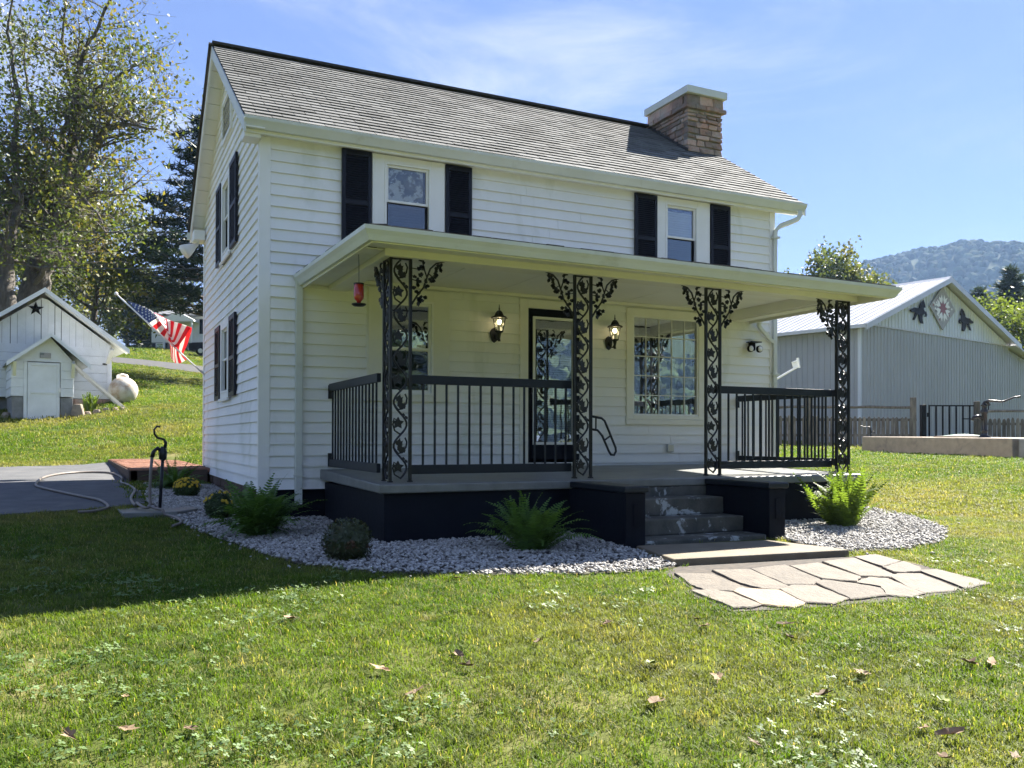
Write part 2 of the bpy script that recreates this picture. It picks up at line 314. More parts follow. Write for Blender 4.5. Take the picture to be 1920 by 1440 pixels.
def glassmat(name, refl, tint=(.8, .85, .85), rough=.0):
    m = bpy.data.materials.new(name); m.use_nodes = True; t = m.node_tree; t.nodes.remove(t.nodes['Principled BSDF'])
    gl = nd(t, 'ShaderNodeBsdfGlossy'); gl.inputs['Roughness'].default_value = rough; gl.inputs['Color'].default_value = (.95, .97, 1, 1)
    tp = nd(t, 'ShaderNodeBsdfTransparent'); tp.inputs['Color'].default_value = c4(tint)
    fr = nd(t, 'ShaderNodeFresnel'); fr.inputs['IOR'].default_value = 1.5
    ad = nd(t, 'ShaderNodeMath', operation='ADD', use_clamp=True); t.links.new(fr.outputs[0], ad.inputs[0]); ad.inputs[1].default_value = refl
    bm_ = nd(t, 'ShaderNodeBump'); bm_.inputs['Strength'].default_value = .12; bm_.inputs['Distance'].default_value = .01
    t.links.new(noise(t, 3, 2, coord='World'), bm_.inputs['Height']); t.links.new(bm_.outputs[0], gl.inputs['Normal'])
    ms = nd(t, 'ShaderNodeMixShader'); t.links.new(ad.outputs[0], ms.inputs[0]); t.links.new(tp.outputs[0], ms.inputs[1]); t.links.new(gl.outputs[0], ms.inputs[2])
    t.links.new(ms.outputs[0], t.nodes['Material Output'].inputs['Surface']); return m
M['glass'] = glassmat('window_glass', .42)
M['glass_dim'] = glassmat('screened_glass', .08, (.5, .55, .55))
M['glass_lace'] = glassmat('thin_glass', .03, (.95, .97, .97))
M['glass_clear'] = glassmat('lantern_glass', .02, (.95, .95, .9))
def emit(name, col, s):
    m = bpy.data.materials.new(name); m.use_nodes = True; p = m.node_tree.nodes['Principled BSDF']
    p.inputs['Base Color'].default_value = c4(col); p.inputs['Emission Color'].default_value = c4(col); p.inputs['Emission Strength'].default_value = s; return m
M['bulb'] = emit('lit_bulb', (1, .80, .45), 2.2)

# ------------------------------------------------------------------ terrain (thin-plate surface through levelled points)
GP = [(-8,-10,-.45),(3,-10,-.45),(12,-10,-.38),(-1.7,-14,-.65),(-2,-7,-.22),(4,-7,-.2),(10,-7,-.1),(-2.2,-4.3,-.05),(.3,-3.9,.02),(2.7,-4.1,0),
      (4.4,-4.5,-.01),(6.2,-4,0.0),(4,0,.1),(0,0,.1),(-.4,-1,.06),(7.6,0,.12),(0,5.0,.28),(-1,.6,.2),(-2.6,.67,.19),(-5,.8,.2),(-3.3,8.4,.49),(-1.48,9.8,.5),(-6,8,.5),
      (-1.18,4.6,.33),(0,10,.75),(-3.57,19.67,1.55),(-2.7,19.25,1.46),(-1.25,20.77,1.98),(-1.84,20.5,1.8),(-.8,21.66,2.14),(-.75,18.86,1.72),(-7,20,1.5),(-7,25,2.1),
      (1.78,45.9,5.2),(2.45,56.7,6.7),(3.2,82,9.7),(8,79.6,9.7),(6.3,69,8.1),(-30,45,5.5),(-40,20,2),(-10,80,9.5),(-15,60,7.2),(15,80,9.6),
      (15.9,5.8,.68),(14.6,.9,.6),(19.5,7.4,.75),(22,11.4,.8),(40,30,1.6),(60,20,1.5),(30,-10,.2),(90,60,3),(120,20,3),(10,30,2.4),(25,60,5),(9,-1,.1),(11,2,.3),
      (0,-40,-1.2),(-40,-20,-.5),(40,-40,-1),(-40,0,.5),(16,10,.83),(60,80,5),(-60,60,6),(-100,0,2),(100,-60,0),(-80,-80,-1),(0,-100,-1),(0,120,11),(-60,120,11),(60,120,9)]
_g = np.array(GP, float); _n = len(_g)
def _U(r2): return np.where(r2 > 0, .5*r2*np.log(np.maximum(r2, 1e-12)), 0)
_K = _U(((_g[:, None, :2]-_g[None, :, :2])**2).sum(-1))+np.eye(_n)*.3
_P = np.c_[np.ones(_n), _g[:, :2]]; _A = np.zeros((_n+3, _n+3)); _A[:_n, :_n] = _K; _A[:_n, _n:] = _P; _A[_n:, :_n] = _P.T
_w = np.linalg.solve(_A, np.r_[_g[:, 2], 0, 0, 0])
def gza(x, y):
    x = np.atleast_1d(np.asarray(x, float)); y = np.atleast_1d(np.asarray(y, float)); out = np.empty(x.shape)
    for i in range(0, len(x), 20000):
        X = x[i:i+20000]; Y = y[i:i+20000]
        out[i:i+20000] = _U((X[:, None]-_g[:, 0])**2+(Y[:, None]-_g[:, 1])**2)@_w[:_n]+_w[_n]+_w[_n+1]*X+_w[_n+2]*Y
    return out
def gz(x, y): return float(gza(x, y)[0])
def G(x, y, dz=0): return (x, y, gz(x, y)+dz)
def axis():
    a = list(np.arange(-16, 30, .4))
    s = .4
    while a[-1] < 2400: s *= 1.13; a.append(a[-1]+s)
    s = .4
    while a[0] > -2400: s *= 1.13; a.insert(0, a[0]-s)
    return np.array(a)
ax_, ay_ = axis(), axis(); XX, YY = np.meshgrid(ax_, ay_, indexing='ij')
rr = np.hypot(XX, YY); f = np.clip(rr, None, 130)/np.maximum(rr, 1e-6)
ZZ = gza((XX*f).ravel(), (YY*f).ravel()).reshape(XX.shape)
nx, ny = XX.shape; idx = np.arange(nx*ny).reshape(nx, ny)
FQ = np.stack([idx[:-1, :-1], idx[1:, :-1], idx[1:, 1:], idx[:-1, 1:]], -1).reshape(-1, 4)
tag(link('ground', npmesh('ground', np.stack([XX, YY, ZZ], -1).reshape(-1, 3), FQ, M['soil'], True)), kind='structure')
def drape(name, poly, m, dz, thick=.03, step=.35, kind='structure', parent=None, rnd=0):
    """sheet that follows the ground inside a polygon, with a skirt down its edge"""
    P = []
    for i in range(len(poly)):
        a, b = Vector(poly[i]), Vector(poly[(i+1) % len(poly)]); n = max(1, int((b-a).length/step))
        P += [tuple(a+(b-a)*k/n) for k in range(n)]
    xs = np.array([p[0] for p in P]); ys = np.array([p[1] for p in P])
    gx, gy = np.meshgrid(np.arange(xs.min(), xs.max(), step), np.arange(ys.min(), ys.max(), step)); gx = gx.ravel()+.013; gy = gy.ravel()+.017
    ok = inpoly(gx, gy, P); d = np.min(np.hypot(gx[:, None]-xs, gy[:, None]-ys), 1); ok &= d > step*.45
    from mathutils.geometry import delaunay_2d_cdt
    pts = [Vector(p) for p in P]+[Vector((a, b)) for a, b in zip(gx[ok], gy[ok])]; n = len(P)
    vs, es, fs, *_ = delaunay_2d_cdt(pts, [(i, (i+1) % n) for i in range(n)], [list(range(n))], 1, 1e-4)
    z = gza([v.x for v in vs], [v.y for v in vs])
    mb = MB(); mb.add([(v.x, v.y, z[i]+dz) for i, v in enumerate(vs)], [tuple(f) for f in fs])
    zz = gza(xs, ys); V = [(P[i][0], P[i][1], zz[i]+dz) for i in range(n)]+[(P[i][0], P[i][1], zz[i]-thick) for i in range(n)]
    mb.add(V, [(i, (i+1) % n, (i+1) % n+n, i+n) for i in range(n)])
    o = mb.build(name, m, parent, True)
    if kind: o['kind'] = kind
    return o
DRIVE = [(-9, .55), (-5, .6), (-2.62, .67), (-1.6, .9), (-1.15, 1.25), (-1.12, 2.6), (-1.22, 4.45), (-1.25, 7), (-1.4, 9.7), (-2.2, 9.3), (-3.24, 8.2), (-6, 7.6), (-10, 7.2)]
drape('driveway', DRIVE, M['asphalt'], .015)
BED = [(-.98, 4.4), (-1.05, 2.6), (-1.11, 1.3), (-1.0, .25), (-.82, -.39), (-.68, -1.1), (-.52, -1.71), (-.40, -2.5), (-.23, -3.19), (.17, -3.80), (.87, -4.15), (1.66, -4.38), (2.3, -4.46), (2.62, -4.31), (2.75, -3.2),
       (4.62, -3.2), (4.5, -3.62), (4.40, -4.30), (5.14, -4.38), (6.0, -4.15), (6.54, -3.80), (7.0, -3.45), (7.3, -3.0), (7.75, -2.2), (8.0, -1.5), (7.75, -.6), (7.7, .2), (5, .3), (.3, .3), (.2, 4.4)]
drape('gravel_bed', BED, M['bed_soil'], .012)
ROAD = [AT(-27, 52.5), AT(-18.5, 51.8), AT(-10, 51), AT(-2, 50.5), AT(-2, 56), AT(-10, 58), AT(-20, 58), AT(-27, 57.5)]
M['road'] = mat('road_asphalt', (.075, .077, .08), (.10, .10, .10), 3, rough=.9, spec=.15)
drape('road', ROAD, M['road'], .03, step=2)
# gravel stones
def stone_mesh(seed, k=1.0):
    r = random.Random(seed); V = []
    n = 6
    for z, q in ((-.35, .7), (.15, 1.0), (.55, .55)):
        for j in range(n):
            a = 2*math.pi*j/n+r.uniform(-.2, .2); w = q*r.uniform(.8, 1.15); V.append((w*math.cos(a), w*.72*math.sin(a), z*r.uniform(.75, 1.1)*.8))
    F = [(i*n+j, i*n+(j+1) % n, (i+1)*n+(j+1) % n, (i+1)*n+j) for i in range(2) for j in range(n)]+[tuple(range(2*n, 3*n))]
    mb = MB(); mb.add(V, F); return mb.mesh('gravel_stone', M['gravel'])
NG = 47000
bx = np.array(BED); gx = nr.uniform(bx[:, 0].min(), bx[:, 0].max(), NG*2); gy = nr.uniform(bx[:, 1].min(), bx[:, 1].max(), NG*2)
ok = inpoly(gx, gy, BED) & ~((gx > .75) & (gx < 6.75) & (gy > -2.3)) & ~((gx > .05) & (gy > .05)) & ~((gx > 2.95) & (gx < 4.4) & (gy > -3.35))
ok |= False
gx, gy = gx[ok], gy[ok]
jit = nr.normal(0, .05, (2, len(gx)))
st = np.where(nr.uniform(0, 1, len(gx)) < .04, 3.5, .4); gx = gx+jit[0]*st; gy = gy+jit[1]*st
n = len(gx); P = np.stack([gx, gy, gza(gx, gy)+.018+nr.uniform(0, .012, n)], 1); sc = nr.uniform(.011, .024, n)
tag(instancer('gravel', P, nr.uniform(-.6, .6, (n, 3))*[1, 1, 0]+np.stack([np.zeros(n), np.zeros(n), nr.uniform(0, 6.28, n)], 1), np.stack([sc]*3, 1)*nr.uniform(.75, 1.25, (n, 3)), nr.randint(0, 6, n), [stone_mesh(i) for i in range(6)]),
    'white and grey river gravel filling the planting bed round the porch', 'gravel')

# ------------------------------------------------------------------ grass
def clump(seed, nb, rad, h0, h1, w, lean=.5):
    r = np.random.RandomState(seed); V = []; F = []
    for b in range(nb):
        a = r.uniform(0, 6.28); q = rad*math.sqrt(r.uniform(0, 1)); x, y = q*math.cos(a), q*math.sin(a)
        h = r.uniform(h0, h1); d = r.uniform(0, 6.28); l = r.uniform(.1, lean)*h*1.3; ww = w*r.uniform(.7, 1.3)/2
        sx, sy = -math.sin(d)*ww, math.cos(d)*ww; dx, dy = math.cos(d)*l, math.sin(d)*l; n0 = len(V)
        V += [(x-sx, y-sy, -.006), (x+sx, y+sy, -.006), (x+dx*.35-sx*.8, y+dy*.35-sy*.8, h*.6), (x+dx*.35+sx*.8, y+dy*.35+sy*.8, h*.6), (x+dx, y+dy, h*r.uniform(.8, 1))]
        F += [(n0, n0+1, n0+3, n0+2), (n0+2, n0+3, n0+4)]
    me = bpy.data.meshes.new('grass_tuft'); me.from_pydata(V, [], F); me.materials.append(M['grass']); return me
tufts = [clump(i, 28, .075, .018, .042, .0036, .95) for i in range(5)]+[clump(50+i, 20, .07, .026, .056, .0042, .8) for i in range(3)]
big = [clump(80+i, 60, .20, .022, .05, .0075, .9) for i in range(4)]
HOUSE_FOOT = lambda x, y: ((x > .0) & (x < 7.65) & (y > -.05) & (y < 5.6)) | ((x > .65) & (x < 6.9) & (y > -2.4) & (y < 0))
PLAT = [(-1.2, 4.62), (0, 4.62), (0, 9.8), (-1.45, 9.8)]
def shadowy(x, y): return np.zeros(len(x), bool)
def scatter(dens, d0, d1, extra, seed, far=False):
    r = np.random.RandomState(seed); N = int(dens*(d1-d0)*((d0+d1)*.64+2*extra))
    dep = np.sqrt(r.uniform(d0**2, d1**2, N)); lat = (dep*.62+extra)*r.uniform(-1, 1, N)
    x = CP.x+.435*dep+.9*lat; y = CP.y+.9*dep-.435*lat
    ok = ~inpoly(x, y, BED) & ~inpoly(x, y, DRIVE) & ~HOUSE_FOOT(x, y) & ~inpoly(x, y, ROAD) & ~inpoly(x, y, PLAT) & ~inpoly(x, y, FLAGS_OUT)
    ok &= ~((x > 2.7) & (x < 4.45) & (y > -4.45) & (y < -3.3)) & ~((x > -1.35) & (x < -.6) & (y > .15) & (y < .95))
    return x[ok], y[ok], r
FLAGS_OUT = [(2.33, -4.50), (2.62, -4.34), (3.4, -4.42), (4.36, -4.50), (4.66, -4.48), (4.68, -5.0), (4.62, -5.66), (4.2, -5.78), (3.5, -5.80), (2.6, -5.76), (2.05, -5.66), (2.08, -5.12), (2.2, -5.05)]
PX, PR, PS, PI = [], [], [], []
for (dens, d0, d1, ex, sc, lo_, hi_, sd_) in ((430, 2.0, 6.5, .8, 1.0, 0, 8, 1), (300, 6.5, 11, 1, 1.1, 0, 8, 2), (85, 11, 20, 1, 1.25, 8, 12, 3), (26, 20, 34, 2, 1.7, 8, 12, 4), (8, 34, 62, 2, 2.6, 8, 12, 5), (3.0, 62, 110, 2, 4, 8, 12, 6)):
    x, y, r = scatter(dens, d0, d1, ex, sd_)
    n = len(x); PX.append(np.stack([x, y, gza(x, y)], 1)); PR.append(np.stack([r.uniform(-.12, .12, n), r.uniform(-.12, .12, n), r.uniform(0, 6.28, n)], 1))
    s_ = sc*r.uniform(.75, 1.25, n); PS.append(np.stack([s_, s_, s_*r.uniform(.8, 1.1, n)*(.8 if sc < 2 else .6)], 1)); PI.append(r.randint(lo_, hi_, n))
tag(instancer('grass', np.concatenate(PX), np.concatenate(PR), np.concatenate(PS), np.concatenate(PI), tufts+big), 'short mown green lawn with dry yellowish patches', 'grass')
# clover in the near lawn
def clover_mesh(seed):
    r = random.Random(seed); mb = MB()
    for q in range(7):
        a, d = r.uniform(0, 6.28), .09*math.sqrt(r.random()); cx, cy_, cz = d*math.cos(a), d*math.sin(a), r.uniform(.02, .042)
        t0 = r.uniform(0, 6.28); tx, ty = r.uniform(-.6, .6), r.uniform(-.6, .6)
        for k in range(3):
            t = t0+k*2.094; s = r.uniform(.005, .0078)
            pts = [(0, 0), (.9, -.75), (1.9, -.55), (1.75, 0), (1.9, .55), (.9, .75)]
            V = [(cx+s*(u*math.cos(t)-v*math.sin(t)), cy_+s*(u*math.sin(t)+v*math.cos(t))) for u, v in pts]
            mb.add([(x, y, cz+(x-cx)*tx+(y-cy_)*ty) for x, y in V], [(0, 1, 2, 3), (0, 3, 4, 5)])
    return mb.mesh('clover_tuft', M['clover'])
x, y, r = scatter(190, 2.0, 7.6, .6, 9)
from mathutils import noise as mnoise
msk = np.array([mnoise.noise(Vector((a*.85+3, b*.85, .3)))+.5*mnoise.noise(Vector((a*3, b*3, 4))) for a, b in zip(x, y)])
dep = (x-CP.x)*.435+(y-CP.y)*.9
ok = msk*.9+.06*(4.4-dep)+r.uniform(-.45, .45, len(x)) > .46
x, y = x[ok], y[ok]; n = len(x)
s_ = r.uniform(.8, 1.3, n)
tag(instancer('clover', np.stack([x, y, gza(x, y)], 1), np.stack([np.zeros(n), np.zeros(n), r.uniform(0, 6.28, n)], 1), np.stack([s_]*3, 1), r.randint(0, 4, n), [clover_mesh(i) for i in range(4)]),
    'patches of low clover growing in the near lawn', 'clover')
# ------------------------------------------------------------------ the farmhouse
W, L, ZS, ZT = 7.62, 5.59, .446, 4.49
H = thing('farmhouse', (0, 0, 0), 'small white two-storey clapboard farmhouse with black shutters, stone chimney and covered front porch', 'house')
EX = (.13)
NC = 31; CH = (ZT-ZS)/NC
# openings (x0, x1, z0, z1) cut into the courses; casings overlap them
FRONT_OPEN = [(1.32, 2.24, 1.58, 2.80), (3.36, 4.15, .70, 2.80), (5.0, 6.22, 1.30, 2.82), (1.36, 2.16, 3.4, 4.49), (5.51, 6.30, 3.4, 4.49)]
LEFT_OPEN = [(2.30, 3.20, 1.60, 2.68), (2.26, 3.18, 3.62, 4.78)]
RS = (6.65-4.62)/(2.795+.25)      # roof slope
def spans(a, b, z0, z1, openings):
    zc = (z0+z1)/2; out = [(a, b)]
    for x0, x1, o0, o1 in openings:
        if o0 < zc < o1:
            nw = []
            for p, q in out:
                if x1 <= p or x0 >= q: nw.append((p, q)); continue
                if x0-p > .02: nw.append((p, x0))
                if q-x1 > .02: nw.append((x1, q))
            out = nw
    res = []
    for p, q in out:      # butt joints where two lengths of siding meet
        if q-p > 3.2: c = p+(q-p)*rng.uniform(.3, .7); res += [(p, c-.0015), (c+.0015, q)]
        else: res.append((p, q))
    return res
for k in range(NC):
    z0, z1 = ZS+k*CH, ZS+(k+1)*CH; mb = MB()
    for a, b in spans(.10, W-.10, z0, z1, FRONT_OPEN):
        lap = .024; wv = rng.uniform(-.0025, .0025)
        mb = MB()
        A = [(a, -.002-lap+wv, z0-.004), (b, -.002-lap+wv, z0-.004), (b, .07, z0-.004), (a, .07, z0-.004), (a, -.004, z1), (b, -.004, z1), (b, .07, z1), (a, .07, z1)]
        mb.hexa(A)
        mb.build('siding_board', M['siding'], H)
NCL = int((6.50-ZS)/CH)
for k in range(NCL):
    z0, z1 = ZS+k*CH, ZS+(k+1)*CH; mb = MB()
    def lim(z): return max(.10 if z < ZT else 0, (z-4.72)/RS+.06)
    if lim(z1) > 2.7: break
    for a, b in spans(0, L, z0, z1, LEFT_OPEN):
        a0, a1 = max(a, lim(z0)), max(a, lim(z1)); b0, b1 = min(b, L-lim(z0)), min(b, L-lim(z1))
        if b1 < a1: continue
        mb = MB(); mb.hexa([(.07, a0, z0-.004), (-.026, a0, z0-.004), (-.026, b0, z0-.004), (.07, b0, z0-.004), (.07, a1, z1), (-.004, a1, z1), (-.004, b1, z1), (.07, b1, z1)])
        mb.build('siding_board', M['siding'], H)
# closed rear, right side and gable infill walls, floor slabs so that no light leaks in
mb = MB(); mb.box(.08, W, L-.12, L, ZS-.4, ZT); mb.box(W-.1, W-.002, .07, L-.12, ZS-.4, ZT)
mb.prism([(.07, ZT), (L, ZT), (L, 4.55), (L/2, 6.42), (.07, 4.55)], (W-.1, 0, 0), (0, 1, 0), (0, 0, 1), (.098, 0, 0))
mb.build('rear_wall', M['siding'], H)
mb = MB(); mb.box(.08, W-.1, .08, L-.12, 3.0, 3.1); mb.box(.08, W-.1, .08, L-.12, ZS, ZS+.05); mb.box(.08, W-.1, 1.5, 1.6, ZS+.05, 3.0); mb.box(.08, W-.1, 1.5, 1.6, 3.1, 4.49); mb.box(3.0, 3.1, .08, 1.5, ZS+.05, 3.0); mb.box(4.6, 4.7, .08, 1.5, ZS+.05, 3.0)
mb.box(.08, W-.1, .09, L-.12, 4.42, 4.47); mb.build('inner_wall', M['interior'], H)
for x0, x1 in ((-.030, .100), (W-.100, W+.005)):
    MB().box(x0, x1, -.030, .07, ZS-.06, ZT).build('corner_board', M['trim'], H, bevel=.004)
MB().box(-.030, .05, L-.09, L+.03, ZS-.02, ZT).build('corner_board', M['trim'], H, bevel=.004)
# foundation
mb = MB(); mb.box(.03, W-.03, .03, .4, -.3, ZS-.008); mb.build('foundation', M['navy'], H)
M['found'] = mat('foundation_stone', (.135, .085, .06), (.075, .055, .042), 5, rough=.95, bump=1, bscale=14, bdist=.03, vec=(1, 1, 1.5), c=(.19, .16, .13), cscale=4)
mb = MB(); fy = .10
k = 0
yy = .04
while yy < L-.05:
    y2 = min(L-.02, yy+rng.uniform(.22, .42)); zs = -.2
    for z0, z1 in ((-.2, .14), (.15, .30), (.31, ZS-.012)):
        o = rng.uniform(0, .02); MB().box(.0-o+.01, .35, yy+.006, y2-.006, z0, z1).build('foundation_stone', M['found'], H, bevel=.008)
    yy = y2
# roof deck, ridge, fascia, gutters
X0, X1 = -.22, 8.02
def rz_(y): return 4.60+RS*(y+.25) if y <= 2.795 else 4.60+RS*(5.84-y)
mb = MB()
mb.prism([(-.20, rz_(-.20)-.05), (2.795, rz_(2.795)-.05), (2.795, rz_(2.795)), (-.20, rz_(-.20))], (X0, 0, 0), (0, 1, 0), (0, 0, 1), (X1-X0, 0, 0))
mb.prism([(5.84, rz_(5.84)-.05), (2.796, rz_(2.796)-.05), (2.796, rz_(2.796)), (5.84, rz_(5.84))], (X0, 0, 0), (0, 1, 0), (0, 0, 1), (X1-X0, 0, 0))
mb.build('roof_deck', M['ridge'], H)
roof = MB().beam((X0-.01, 2.795, 6.655), (X1, 2.795, 6.655), .16, .035).build('roof', M['ridge'], H)
MB().beam((X0-.025, 5.86, rz_(5.86)+.01), (X0-.025, 2.795, 6.66), .05, .035).build('roof_edge', M['ridge'], roof)
nrm = Vector((0, -RS, 1)).normalized(); dsl = Vector((0, 1, RS)).normalized(); LEN = 3.045*math.sqrt(1+RS*RS)
def tab(w, h, t, e):
    mb = MB(); mb.add([(0, 0, 0), (w, 0, 0), (w, h, 0), (0, h, 0), (0, 0, t), (w, 0, t), (w, h, .001), (0, h, .001)], [(4, 5, 6, 7), (0, 1, 5, 4), (1, 2, 6, 5), (3, 0, 4, 7)]); return mb
TW, TH = .302, .143
tabs = [tab(TW-.008, TH+rng.uniform(-.004, .004), rng.uniform(.011, .017), 0).mesh('shingle', M['shingle']) for _ in range(6)]
base = Vector((0, -.22, rz_(-.22)+.002)); rotm = Matrix((Vector((1, 0, 0)), dsl, nrm)).transposed().to_euler()
allt = []
rows = int(LEN/TH)
for r_ in range(rows):
    off = (r_ % 2)*.151+rng.uniform(-.01, .01)
    x = X0-off
    while x < X1-.02:
        if x >= X0-.16:
            xa = max(x, X0); wd = min(x+TW, X1)-xa
            p = base+dsl*(r_*TH)+nrm*.004; p.x = xa
            allt.append((x >= X0 and x+TW <= X1, wd, p, r_))
        x += TW
allt.sort(key=lambda q: (q[2]+Vector((.15, 0, 0))-CP).length)
rest = MB(); cnt = 0
for full, wd, p, r_ in allt:
    if full and cnt < 285:
        link('shingle', tabs[rng.randrange(6)], roof, p, rotm); cnt += 1
    elif wd > .03:
        t = rng.uniform(.011, .017)
        X = Vector((1, 0, 0))*(wd-.008); Y = dsl*TH; rest.add([p, p+X, p+X+Y, p+Y, p+nrm*t, p+X+nrm*t, p+X+Y+nrm*.001, p+Y+nrm*.001], [(4, 5, 6, 7), (0, 1, 5, 4), (1, 2, 6, 5), (3, 0, 4, 7)])
tag(rest.build('shingle', M['shingle'], roof), kind='stuff')
GUT = [(0, .12), (0, 0), (-.055, 0), (-.07, .028), (-.082, .05), (-.108, .085), (-.112, .12), (-.102, .12), (-.098, .088), (-.07, .05), (-.058, .03), (-.05, .01), (-.008, .01), (-.008, .12)]
def gutter(a, b, parent, out, name='gutter', dz=0):
    a, b = Vector(a), Vector(b); o = Vector(out)
    mb = MB(); n = len(GUT); V = [a-o*u+Vector((0, 0, v)) for u, v in GUT]+[b-o*u+Vector((0, 0, v)) for u, v in GUT]
    V = [tuple(v) for v in V]
    mb.add(V, [(i, i+n, (i+1) % n+n, (i+1) % n) for i in range(n)]+[tuple(range(n)), tuple(range(2*n-1, n-1, -1))])
    return mb.build(name, M['gutter'], parent)
gutter((X0-.01, -.165, 4.495), (X1+.02, -.165, 4.495), H, (0, -1, 0))
gutter((X1, 5.765, 4.47), (X0-.06, 5.765, 4.47), H, (0, 1, 0))
mb = MB(); mb.box(X0, X1, -.165, -.145, 4.46, 4.615); mb.build('fascia', M['trim'], H)
mb = MB(); mb.box(X0, X1, 5.735, 5.765, 4.42, 4.6); mb.build('fascia', M['trim'], H)
# eave soffit panels
x = X0+.02
while x < X1-.1:
    w = .20; MB().box(x, min(X1, x+w-.006), -.145, -.031, 4.485, 4.497).build('soffit_panel', M['soffit'], H); x += w
mb = MB(); mb.box(0, W, -.026, .0, 4.49, 4.56); mb.build('frieze', M['trim'], H)
# rake boards and rake soffit
for s in (0, 1):
    ya, yb = (-.245, 2.795) if s == 0 else (5.86, 2.795)
    za, zb = rz_(ya)-.055 if s == 0 else rz_(5.84)-.055, rz_(2.795)-.055
    for xx, nm in ((X0-.012, 'rake_board'), (X1-.01, 'rake_board')):
        mb = MB(); mb.prism([(ya, za-.115), (yb, zb-.115), (yb, zb+.045), (ya, za+.045)], (xx, 0, 0), (0, 1, 0), (0, 0, 1), (.022, 0, 0)); mb.build(nm, M['gutter'] if s == 0 else M['trim'], H)
    ns = 13
    for k in range(ns):
        t0, t1 = k/ns+.002, (k+1)/ns-.002
        P0 = Vector((0, ya+(yb-ya)*t0, za+(zb-za)*t0-.055)); P1 = Vector((0, ya+(yb-ya)*t1, za+(zb-za)*t1-.055))
        mb = MB(); a = Vector((X0+.011, 0, 0)); b = Vector((.0, 0, 0)); dz = Vector((0, 0, .012))
        mb.hexa([P0+a, P0+b, P1+b, P1+a, P0+a+dz, P0+b+dz, P1+b+dz, P1+a+dz]); mb.build('soffit_panel', M['soffit'], H)
    mb = MB(); mb.beam((-.012, ya+(.25 if s == 0 else -.25), za-.09+RS*.25), (-.012, yb, zb-.09), .03, .05); mb.build('frieze', M['trim'], H)
# boxed eave return at the rear left and front left corners
MB().box(X0+.011, -.031, -.14, .10, 4.42, 4.484).build('eave_return', M['trim'], H)
MB().box(X0+.011, -.031, 5.36, 5.73, 4.40, 4.56).build('eave_return', M['trim'], H)
# downspouts
def spout(pts, name='downspout', w=.07, parent=None):
    mb = MB(); mb.tube(pts, w/2, 4, squash=.8); return mb.build(name, M['gutter'], parent or H, bevel=.004)
sp = spout([(7.93, -.24, 4.50), (7.93, -.24, 4.45), (7.90, -.22, 4.38), (7.80, -.15, 4.33), (7.68, -.08, 4.28), (7.60, -.065, 4.20), (7.59, -.065, 3.9), (7.59, -.065, .3)], w=.095)
MB().box(7.53, 7.65, -.115, -.028, 4.08, 4.11).build('strap', M['gutter'], sp); MB().box(7.53, 7.65, -.115, -.028, 2.0, 2.03).build('strap', M['gutter'], sp)
spout([(7.20, -.16, 2.80), (7.26, -.08, 2.74), (7.30, -.07, 2.70), (7.50, -.07, 2.53), (7.56, -.075, 2.50)], w=.075)
s2 = MB().box(.382, .462, -.085, -.028, .27, 2.86).build('downspout', M['gutter'], H, bevel=.004)
MB().box(.372, .472, -.09, -.026, .60, .612).build('strap', M['gutter'], s2)
# ---- windows
def ring(mb, x0, x1, z0, z1, w, y0, y1, wb=None):
    wb = w if wb is None else wb
    mb.box(x0, x0+w, y0, y1, z0, z1); mb.box(x1-w, x1, y0, y1, z0, z1); mb.box(x0+w, x1-w, y0, y1, z1-w, z1); mb.box(x0+w, x1-w, y0, y1, z0, z0+wb)
def window(cas, sash, meet, kind, m='trim', parent=None, xf=None):
    """cas, sash: (x0,x1,z0,z1) in the wall plane; window in the front wall frame y=0, moved by xf"""
    P = parent or H; mb = MB(); x0, x1, z0, z1 = cas; sx0, sx1, sz0, sz1 = sash
    wl = (sx0-x0, x1-sx1); mb.box(x0, sx0, -.045, .05, z0, z1); mb.box(sx1, x1, -.045, .05, z0, z1); mb.box(sx0, sx1, -.044, .05, sz1, z1); mb.box(sx0, sx1, -.044, .05, z0, sz0)
    mb.box(x0-.012, x0, -.032, .02, z0, z1+.01); mb.box(x1, x1+.012, -.032, .02, z0, z1+.01)
    fr = mb.build('window', M[m], P, bevel=.004)
    if xf: fr.matrix_local = xf
    mb = MB(); t = .028; ring(mb, sx0, sx1, sz0, sz1, t, -.052, .045); mb.build('window_frame', M['trim'], fr, bevel=.003)
    a, b = sx0+t, sx1-t
    mb = MB(); ring(mb, a, b, meet-.012, sz1-t, .03, -.02, .012); mb.build('upper_sash', M['trim'], fr, bevel=.003)
    mb = MB(); ring(mb, a, b, sz0+t, meet+.008, .03, .0, .034, .04)
    mb.build('lower_sash', M['black'] if kind in ('screen', 'lace') else M['trim'], fr, bevel=.003)
    g = MB().box(a+.03, b-.03, -.004, .0, meet+.018, sz1-t-.03).build('pane', M['glass_dim'] if kind == 'screen' else M['glass_lace'] if kind == 'lace' else M['glass'], fr)
    g2 = MB().box(a+.03, b-.03, .012, .016, sz0+t+.04, meet-.022).build('pane', M['glass_dim'] if kind != 'plain' else M['glass'], fr)
    mb = MB(); mb.box(a, b, .11, .12, sz0, sz1)
    return fr, (a, b, sz0, sz1)
fr, r = window((1.25, 2.29, 1.50, 2.865), (1.445, 2.085, 1.565, 2.725), 2.135, 'dark', m='cream')
MB().box(1.23, 2.31, -.06, -.044, 1.487, 1.503).build('sill', M['cream'], fr)
MB().box(1.88, 1.99, -.012, -.006, 2.16, 2.19).build('sticker', M['white'], fr)
